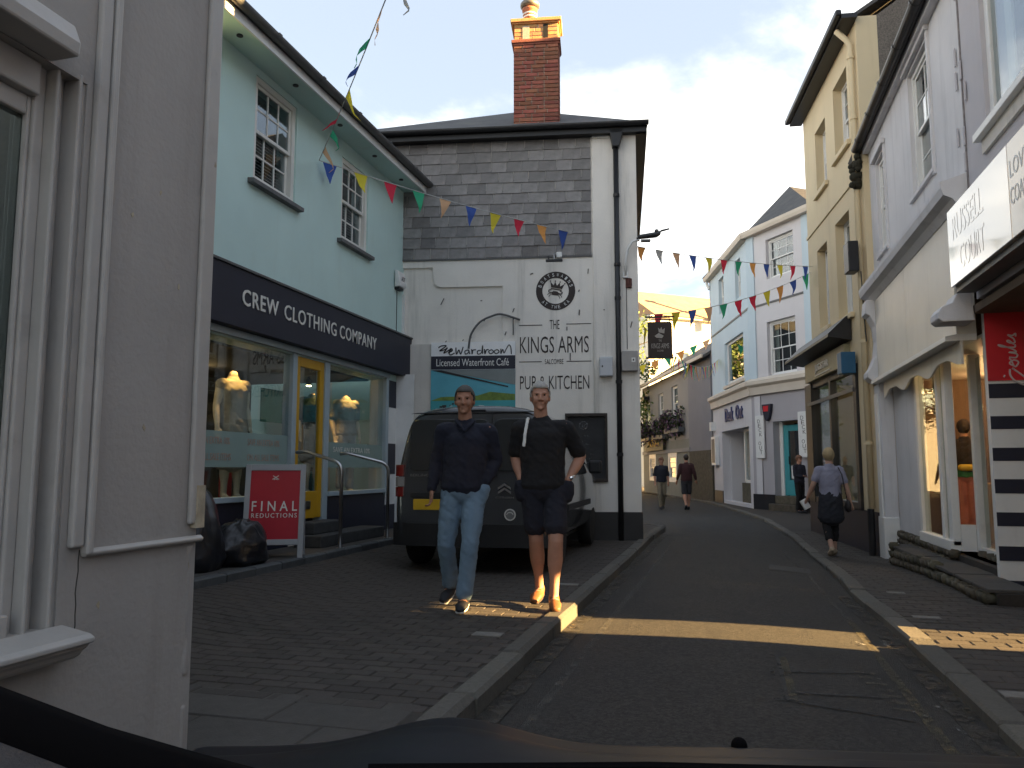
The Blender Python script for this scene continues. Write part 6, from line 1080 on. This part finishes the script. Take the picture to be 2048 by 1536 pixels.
def person(label, loc, rz, J, vox=.012, skinm=None, top=None, top_m=None, sleeve=1.0, bottom_m=None, leg=1.0, shoe_m=None, hair_m=None, hairkw={}, head_s=1.0, yaw=0, nod=0, build=1.0, hands=(1, 1), curl=.45, group=None, cat='person', name='person', headless=False, hem=.0, skirt=None, untuck=True, sole_m=None, belt=None, pocket=()):
    e = empty(name, loc, rz, label, cat, group); g = build; p = {k: Vector(v) for k, v in J.items()}
    pel, ch = p['pel'], p['ch']; nk = p['nk']; hd = p['hd']
    b = MB()
    tor = [pel + V(0, 0, -.06), pel + V(0, 0, .02), pel.lerp(ch, .38), pel.lerp(ch, .72), ch, ch.lerp(nk, .55), nk]; tr = [(.135 * g, .10 * g), (.165 * g, .115 * g), (.150 * g, .108 * g), (.160 * g, .118 * g), (.172 * g, .118 * g), (.150 * g, .095 * g), (.068, .066)]
    chain(b, tor, tr); chain(b, [nk - V(0, 0, .03), hd + V(0, .01, -.06)], [.060, .054])
    for s_, el, wr in SH: chain(b, [ch.lerp(nk, .3) + (p[s_] - ch.lerp(nk, .3)) * .5, p[s_]], [.07 * g, .062 * g]); chain(b, [p[s_], p[s_].lerp(p[el], .5), p[el], p[el].lerp(p[wr], .35), p[wr]], [.058 * g, .050 * g, .040 * g, .041 * g, .028])
    for h, k, a, t in (('hL', 'kL', 'aL', 'tL'), ('hR', 'kR', 'aR', 'tR')):
        back = (p[k] - p[h]).normalized(); chain(b, [p[h], p[h].lerp(p[k], .45), p[k], p[k].lerp(p[a], .33) + V(0, .014, 0), p[k].lerp(p[a], .75), p[a]], [.076 * g, .070 * g, .054 * g, .056 * g, .038, .036]); f = p[t] - p[a]; chain(b, [p[a] - V(0, 0, .02) - f * .12, p[a].lerp(p[t], .5) - V(0, 0, .008), p[t]], [.034, (.042, .028), (.036, .018)])
    for i, (wr, el) in enumerate((('wL', 'eL'), ('wR', 'eR'))):
        if hands[i]: d = p.get('d' + wr[1], p[wr] - p[el]); hand(b, p[wr], d, p.get('th' + wr[1], V(1 if i == 0 else -1, -.6, 0)), .62 if wr in pocket else 1.0, curl)
    M = Matrix.Translation(hd)
    if not headless: M = head(b, hd, head_s, yaw, nod)
    link('body', organic(b, 'body', skinm, vox, 2 if vox < .009 else 3), e)
    if not headless:
        eb = MB()
        for sx in (-1, 1): eb.sphere(tuple(M @ V(sx * .031, -.075, .012)), .0085 * head_s, 8, 6)
        eb.build('eyes', M_eye, e, smooth=True)
        if hair_m: hair(e, M, hair_m, **hairkw)
    if top_m:
        b = MB(); i0 = .018; q = [pel + V(0, 0, .0 - hem), pel + V(0, 0, .06)] + tor[2:6] + [nk - V(0, 0, .005)]; qr = [(tr[1][0] + .014, tr[1][1] + .020), (tr[1][0] + .006, tr[1][1] + .016), (tr[2][0] + .016, tr[2][1] + .022), (tr[3][0] + .012, tr[3][1] + .016), (tr[4][0] + .008, tr[4][1] + .012), (tr[5][0] - .005, tr[5][1] + .010), (.080, .076)]
        chain(b, q, qr)
        for s_, el, wr in SH:
            chain(b, [ch.lerp(nk, .3) + (p[s_] - ch.lerp(nk, .3)) * .5, p[s_]], [.076 * g, .066 * g]); A, E, Wp = p[s_], p[el], p[wr]
            if sleeve <= .55: T = A.lerp(E, sleeve / .5 if sleeve < .5 else 1); chain(b, [A, A.lerp(T, .5), T], [.066 * g, .064 * g, .063 * g])
            else: T = E.lerp(Wp, (sleeve - .5) / .5); chain(b, [A, A.lerp(E, .5), E, E.lerp(T, .5), T], [.066 * g, .059 * g, .053 * g, .048 * g, .040])
        link(top or 'top', organic(b, top or 'top', top_m, max(vox, .010), 3, .006, 15, loc[0]), e)
    if bottom_m:
        b = MB(); chain(b, [pel + V(0, 0, -.05), pel + V(0, 0, .045)], [(.150 * g, .118 * g), (.166 * g, .120 * g)])
        for h, k, a in (('hL', 'kL', 'aL'), ('hR', 'kR', 'aR')):
            if leg <= .5: T = p[h].lerp(p[k], leg / .5); chain(b, [p[h], p[h].lerp(T, .5), T], [.094 * g, .088 * g, .086 * g])
            else: T = p[k].lerp(p[a], (leg - .5) / .5); chain(b, [p[h], p[h].lerp(p[k], .5), p[k], p[k].lerp(T, .5) + V(0, .01, 0), T], [.090 * g, .084 * g, .067 * g, .064 * g, .064 * g])
        for wr in pocket: d_ = p.get('d' + wr[1], V(0, 0, -1)).normalized(); chain(b, [p[wr] + d_ * .035, p[wr] + d_ * .10, p[wr] + d_ * .15], [(.056, .046), (.058, .046), (.05, .042)])
        link('trousers', organic(b, 'trousers', bottom_m, max(vox, .010), 3, .006, 16, loc[1]), e)
    if skirt: b = MB(); chain(b, [pel + V(0, 0, .12), pel + V(0, 0, -.05), pel + V(0, 0, -skirt[1])], [(.165 * g, .125 * g), (.19 * g, .15 * g), (.21 * g, .16 * g)]); link('skirt', organic(b, 'skirt', skirt[0], max(vox, .010), 3, .009, 9, 3), e)
    if belt: b = MB(); chain(b, [pel + V(0, 0, .062), pel + V(0, 0, .085)], [(.177 * g, .135 * g), (.177 * g, .135 * g)]); link('belt', organic(b, 'belt', belt, .01, 1), e)
    if shoe_m:
        for a, t in (('aL', 'tL'), ('aR', 'tR')):
            f = p[t] - p[a]; fl = Vector((f.x, f.y, 0)); b = MB(); chain(b, [p[a] + V(0, 0, -.012) - f * .14, p[a] + V(0, 0, -.03) + f * .25, p[a].lerp(p[t], .62) + V(0, 0, -.004), p[t] + f * .06], [(.042, .046), (.046, .042), (.050, .034), (.038, .022)]); o = link('shoe', organic(b, 'shoe', shoe_m, .009, 2), e)
            if sole_m: b = MB(); dz = V(0, 0, -.034); chain(b, [p[a] - V(0, 0, .058) - f * .16, p[a].lerp(p[t], .5) + V(0, 0, -.040), p[t] + f * .07 + V(0, 0, -.016)], [(.042, .016), (.047, .014), (.038, .012)]); link('sole', organic(b, 'sole', sole_m, .007, 1), o)
    return e
M_eye = mat('dark_eye', (.03, .025, .02), .2)
S1 = skin('tanned_skin', (.34, .17, .11)); S2 = skin('ruddy_skin', (.42, .22, .15)); H1 = mat('grey_dark_hair', (.07, .065, .06), .7, .3, 60, .5, 180); H2 = mat('silver_hair', (.34, .33, .31), .7, .2, 60, .5, 180); H3 = mat('blond_hair', (.38, .29, .16), .7, .25, 60, .5, 180); H4 = mat('dark_brown_hair', (.03, .02, .016), .6, .3, 60, .5, 180); H5 = mat('auburn_hair', (.16, .075, .04), .6, .3, 60, .5, 180)
JN = cloth('light_blue_denim', (.15, .22, .29)); NV = cloth('navy_knit', (.012, .014, .026)); BK = cloth('black_jersey', (.011, .011, .013)); SHT = cloth('dark_navy_shorts', (.014, .015, .024)); BRN = mat('tan_leather', (.22, .085, .03), .45, .25, 14, .2, 60); TRN = mat('black_trainer', (.014, .014, .018), .6, .2, 14); SOLE = mat('white_sole', (.62, .60, .56), .6, .1)
# man in jeans
m1 = person('man in navy sweater and pale jeans walking past the van', (-2.06, 6.13, .1), R(14), dict(pel=(.012, 0, .95), ch=(.03, .0, 1.33), nk=(.022, .02, 1.475), hd=(.016, -.015, 1.655), sL=(-.155, .0, 1.415), eL=(-.215, .04, 1.15), wL=(-.245, -.03, .925), sR=(.215, .0, 1.41), eR=(.275, .06, 1.16), wR=(.185, -.04, .985), dR=(-.25, -.05, -1), hL=(-.075, 0, .92), kL=(-.125, -.03, .50), aL=(-.10, .14, .155), tL=(-.145, .02, .055), hR=(.10, 0, .92), kR=(.075, -.12, .52), aR=(.03, -.13, .095), tR=(.012, -.29, .035), dL=(.0, -.25, -1), thL=(.3, -1, 0)), vox=.0075, skinm=S1, top='sweater', top_m=NV, sleeve=.97, bottom_m=JN, leg=.97, shoe_m=TRN, sole_m=SOLE, hair_m=H1, hairkw=dict(front=.06), yaw=R(-4), hands=(1, 1), curl=.7, pocket=('wR',), build=1.07)
b = MB(); chain(b, [(-.05, -.06, 1.49), (-.005, -.12, 1.44), (.022, -.135, 1.40)], [.016, .016, .010]); chain(b, [(.10, -.06, 1.49), (.055, -.12, 1.44), (.03, -.135, 1.40)], [.016, .016, .010]); link('collar', organic(b, 'collar', NV, .008, 1), m1)
# man in shorts
m2 = person('man in black t-shirt and dark shorts with hands in pockets', (-1.43, 6.30, .1), R(13), dict(pel=(.0, 0, .97), ch=(.0, .0, 1.36), nk=(-.01, .02, 1.50), hd=(-.018, -.02, 1.685), sL=(-.185, .0, 1.435), eL=(-.225, .07, 1.20), wL=(-.180, -.02, 1.02), sR=(.19, .0, 1.435), eR=(.315, .07, 1.20), wR=(.205, -.03, 1.01), hL=(-.08, 0, .94), kL=(-.055, .02, .53), aL=(-.03, .16, .13), tL=(-.07, .02, .055), hR=(.10, 0, .94), kR=(.10, -.12, .53), aR=(.085, -.09, .10), tR=(.095, -.25, .035), dL=(.08, 0, -1), dR=(-.1, 0, -1)), vox=.0075, skinm=S2, top='t_shirt', top_m=BK, sleeve=.42, bottom_m=SHT, leg=.38, shoe_m=BRN, sole_m=mat('dark_sole', (.04, .025, .02), .7), hair_m=H2, hairkw=dict(front=.062), yaw=R(3), hands=(1, 1), curl=.25, build=1.10, pocket=('wL', 'wR'))
b = MB(); chain(b, [(-.115, .06, 1.50), (-.118, -.03, 1.513), (-.125, -.085, 1.47), (-.140, -.128, 1.38), (-.150, -.142, 1.28)], [(.015, .008)] * 5, side=(1, 0, 0)); link('bag_strap', organic(b, 'bag_strap', mat('white_strap', (.6, .6, .58), .8), .007, 1), m2)
MB().lathe([(.034, -.012), (.036, 0), (.034, .012)], (0, 0, 0), 14).xf(Matrix.Translation((.232, -.022, 1.03)) @ Matrix.Rotation(R(-25), 4, 'Y')).build('watch', M_chrome, m2)
WALK = dict(pel=(0, 0, .93), ch=(0, .0, 1.30), nk=(0, .02, 1.44), hd=(0, -.015, 1.60), sL=(-.165, 0, 1.38), eL=(-.215, .05, 1.12), wL=(-.22, -.04, .90), sR=(.165, 0, 1.38), eR=(.215, .05, 1.12), wR=(.22, -.03, .90), hL=(-.08, 0, .90), kL=(-.075, -.10, .50), aL=(-.06, -.10, .09), tL=(-.06, -.27, .03), hR=(.08, 0, .90), kR=(.075, -.01, .49), aR=(.06, .20, .14), tR=(.06, .08, .04))
def pose(**k): d = dict(WALK); d.update(k); return d
w1 = person('woman in pale lilac top and dark tunic seen from behind on the pavement', (1.62, 13.68, pz(13.68)), R(180 + 8), pose(eR=(.26, .02, 1.14), wR=(.33, -.08, .93), eL=(-.24, .05, 1.10), wL=(-.30, .02, .86)), skinm=skin('fair_skin', (.45, .27, .2)), top='top', top_m=cloth('lilac_grey_top', (.26, .26, .34)), sleeve=.35, bottom_m=cloth('black_leggings', (.012, .012, .014)), leg=.78, skirt=(cloth('dark_tunic', (.022, .024, .032)), .32), shoe_m=mat('beige_sandal', (.36, .28, .2), .6), hair_m=H3, hairkw=dict(long=.04, puff=1.06), hands=(1, 1))
b = MB(); b.box(-.06, .06, -.02, .02, -.08, .08); b.build('folded_paper', M_trim, w1, (.36, -.13, .82), (.3, .4, .5), bevel=.006); b = MB(); chain(b, [(-.12, .05, 1.43), (-.16, .12, 1.30), (-.20, .12, 1.05), (-.24, .08, .88)], [(.012, .008)] * 4); b.sphere((-.25, .06, .80), (.05, .10, .10), 10, 8); link('shoulder_bag', organic(b, 'shoulder_bag', mat('dark_bag', (.03, .025, .025), .6), .012, 1), w1)
w2 = person('person in dark jacket standing by the turquoise door', (2.15, 25.3, pz(25)), R(40), pose(kR=(.08, -.02, .48), aR=(.08, .03, .09), tR=(.09, -.13, .03), kL=(-.08, -.02, .48), aL=(-.08, .03, .09), tL=(-.09, -.13, .03), eL=(-.2, -.03, 1.12), wL=(-.02, -.2, 1.08), eR=(.2, -.03, 1.12), wR=(.04, -.22, 1.1), dL=(1, -.3, 0), dR=(-1, -.3, 0)), skinm=S2, top='jacket', top_m=cloth('dark_navy_jacket', (.018, .018, .028)), bottom_m=cloth('black_trousers', (.01, .01, .011)), leg=.97, shoe_m=TRN, hair_m=H5, hairkw=dict(long=.08, puff=1.05), nod=R(12))
w3 = person('walker in maroon hoodie and dark shorts seen from behind', (-1.21, 26.4, road_z(-1.21, 26.4)), R(180 + 12), {k: Vector(v) * 1.05 for k, v in pose(eL=(-.24, .04, 1.12), wL=(-.29, -.02, .92), eR=(.24, .04, 1.12), wR=(.29, -.02, .92)).items()}, skinm=S2, top='hoodie', top_m=cloth('maroon_hoodie', (.045, .016, .018)), sleeve=.92, bottom_m=cloth('charcoal_shorts', (.03, .03, .036)), leg=.44, shoe_m=TRN, hair_m=H4, build=1.1)
w4 = person('person in dark top and khaki trousers walking down the road', (-2.05, 26.9, road_z(-2.05, 26.9)), R(12), pose(), skinm=S2, top='top', top_m=cloth('dark_blue_vest', (.018, .02, .03)), sleeve=.5, bottom_m=cloth('khaki_trousers', (.20, .17, .12)), leg=.97, shoe_m=TRN, hair_m=H5, hairkw=dict(long=.08, puff=1.05))
# shop mannequins
MAN = skin('warm_white_mannequin', (.60, .50, .38)); STAND = dict(kL=(-.075, -.01, .48), aL=(-.07, .02, .12), tL=(-.07, -.12, .03), kR=(.075, -.03, .48), aR=(.07, -.02, .12), tR=(.08, -.16, .03))
def mannequin(label, loc, rz, J, **k):
    e = person(label, loc, rz, J, skinm=MAN, headless=True, cat='mannequin', name='mannequin', group='mannequins in the shop windows', **k); MB().lathe([(.16, 0), (.16, .012), (.02, .016)], (0, .05, 0), 18).build('stand', M_steel, e); return e
DR = cloth('pale_patterned_dress', (.34, .30, .25)); mannequin('headless mannequin in a pale dress behind the window left of the door', (-5.50, 8.0, .80), R(70), pose(hd=(0, .0, 1.56), eL=(-.22, .0, 1.12), wL=(-.24, -.06, .88), **STAND), top='dress_top', top_m=DR, sleeve=.1, skirt=(DR, .45), shoe_m=None)
mannequin('headless mannequin in dark printed shirt seen through the yellow door', (-5.75, 10.3, .80), R(60), pose(hd=(0, .0, 1.52), **STAND), top='shirt', top_m=cloth('dark_teal_print', (.03, .05, .06)), sleeve=.5, skirt=(cloth('grey_skirt', (.25, .25, .24)), .35), shoe_m=None)
mannequin('headless mannequin in a white blouse behind the window beside the van', (-5.50, 10.85, .80), R(60), pose(hd=(0, .0, 1.52), **STAND), top='blouse', top_m=cloth('pale_blouse', (.42, .40, .38)), sleeve=.4, bottom_m=cloth('pale_trousers', (.4, .4, .42)), leg=.97)
# shopper inside the striped shop
w5 = person('shopper with dark hair and pink trousers inside the striped shop', (3.42, 13.0, .20), R(170), pose(**STAND), skinm=S2, top='jacket', top_m=cloth('dark_brown_jacket', (.03, .022, .02)), bottom_m=cloth('pink_trousers', (.55, .20, .17)), leg=.97, hair_m=H4, hairkw=dict(long=.12, puff=1.05), skirt=(cloth('green_print_top', (.03, .20, .07)), .05), shoe_m=TRN)
b = MB(); chain(b, [(-.08, .16, 1.02), (.08, .17, 1.02)], [(.05, .05), (.05, .05)], side=(0, 0, 1)); link('yellow_bag', organic(b, 'yellow_bag', mat('yellow_bag', (.6, .42, .03), .6), .012, 1), w5)
# ------------------------------------------------------------------ the car the picture is taken from: bonnet, dash, windscreen, roof edge
car = empty('car', (0, 0, 0), R(15), 'dark car bonnet, dashboard and windscreen along the bottom edge', 'car')
M_bonnet = mat('black_blue_car_paint', (.006, .008, .013), .42, .05, 2, spec=.08); M_dash = mat('grey_dash_plastic', (.075, .075, .08), .8, .12, 30, .3, 300, spec=.1); M_rub = mat('black_rubber', (.004, .004, .005), .9, .1, spec=.05)
BZ = [(.55, .965), (.7, .930), (1.0, .852), (1.3, .772), (1.5, .700), (1.7, .60), (1.86, .44)]
rows = []
for j in range(27):
    y = .55 + 1.31 * j / 26; row = []
    for i in range(61):
        x = -.50 + 1.70 * i / 60; z = interp(BZ, y) - .012 - .022 * smooth01(.2, 1.15, x)
        z += .046 * math.exp(-((x + .10) / .15) ** 2) * smooth01(.85, 1.2, y) * (1 - smooth01(1.45, 1.8, y)); row.append((x, y, z))
    rows.append(row)
MB().loft(rows, False, False).build('bonnet', M_bonnet, car, smooth=True, fix=False)
MB().box(-.50, 1.18, 1.83, 1.88, .25, .44).build('front_panel', M_bonnet, car, bevel=.03); MB().box(-.53, -.50, .5, 1.80, .25, .44).build('wing', M_bonnet, car, bevel=.02); MB().box(1.18, 1.22, .5, 1.86, .25, .66).build('wing', M_bonnet, car, bevel=.02)
MB().sphere((.375, 1.36, .746), .0135, 14, 10).build('washer_jet', M_rub, car, smooth=True)
crv = [(-.74, .70, 1.13), (-.62, .72, 1.060), (-.46, .725, 1.005), (-.36, .72, .972), (-.28, .72, .950), (-.20, .72, .930), (-.10, .725, .912), (.05, .73, .900), (.4, .74, .895), (.9, .73, .905), (1.2, .70, .93)]
rr = []
for x, y, z in crv: rr.append([(x, y + .03, z - .03), (x, y + .012, z), (x, y - .01, z + .003), (x, y - .03, z - .012), (x, y - .035, z - .030)])
MB().loft(rr, False, False).build('windscreen_border', M_rub, car, smooth=True, fix=False)
rr = []
for x, y, z in crv: rr.append([(x, y - .034, z - .022), (x, y - .10, z - .045), (x, y - .22, z - .075), (x, y - .34, z - .12), (x, y - .36, z - .40)])
MB().loft(rr, False, False).build('dashboard', M_dash, car, smooth=True, fix=False)
MB().tube([(-.15, .86, .885), (.15, .90, .873), (.55, .88, .87)], .010, 8).build('wiper', M_rub, car)
# windscreen pane, pillars and roof (the lens looks out between them)
rt = [(x * .92, .24 + .02 * (1 - (x / .9) ** 2), 1.47 - .03 * (x / .9) ** 2) for x, y, z in crv]
MB().loft([[(x, y, z + .002) for x, y, z in crv], rt], False, False).build('windscreen', glass('windscreen_glass', (.97, .98, .98), .05, 0), car, smooth=True, fix=False)
rf_ = MB(); rf_.loft([[(x, y + .01, z + .012) for x, y, z in rt], [(x, -.3, 1.50) for x, y, z in rt], [(x, -1.6, 1.46) for x, y, z in rt], [(x, -2.0, 1.0) for x, y, z in rt]], False, False); rf_.build('roof', M_bonnet, car, smooth=True, fix=False)
MB().box(-.76, -.72, -2.0, .45, .2, .95).build('door', M_bonnet, car, bevel=.02); MB().box(1.18, 1.22, -2.0, .45, .2, .95).build('door', M_bonnet, car, bevel=.02)
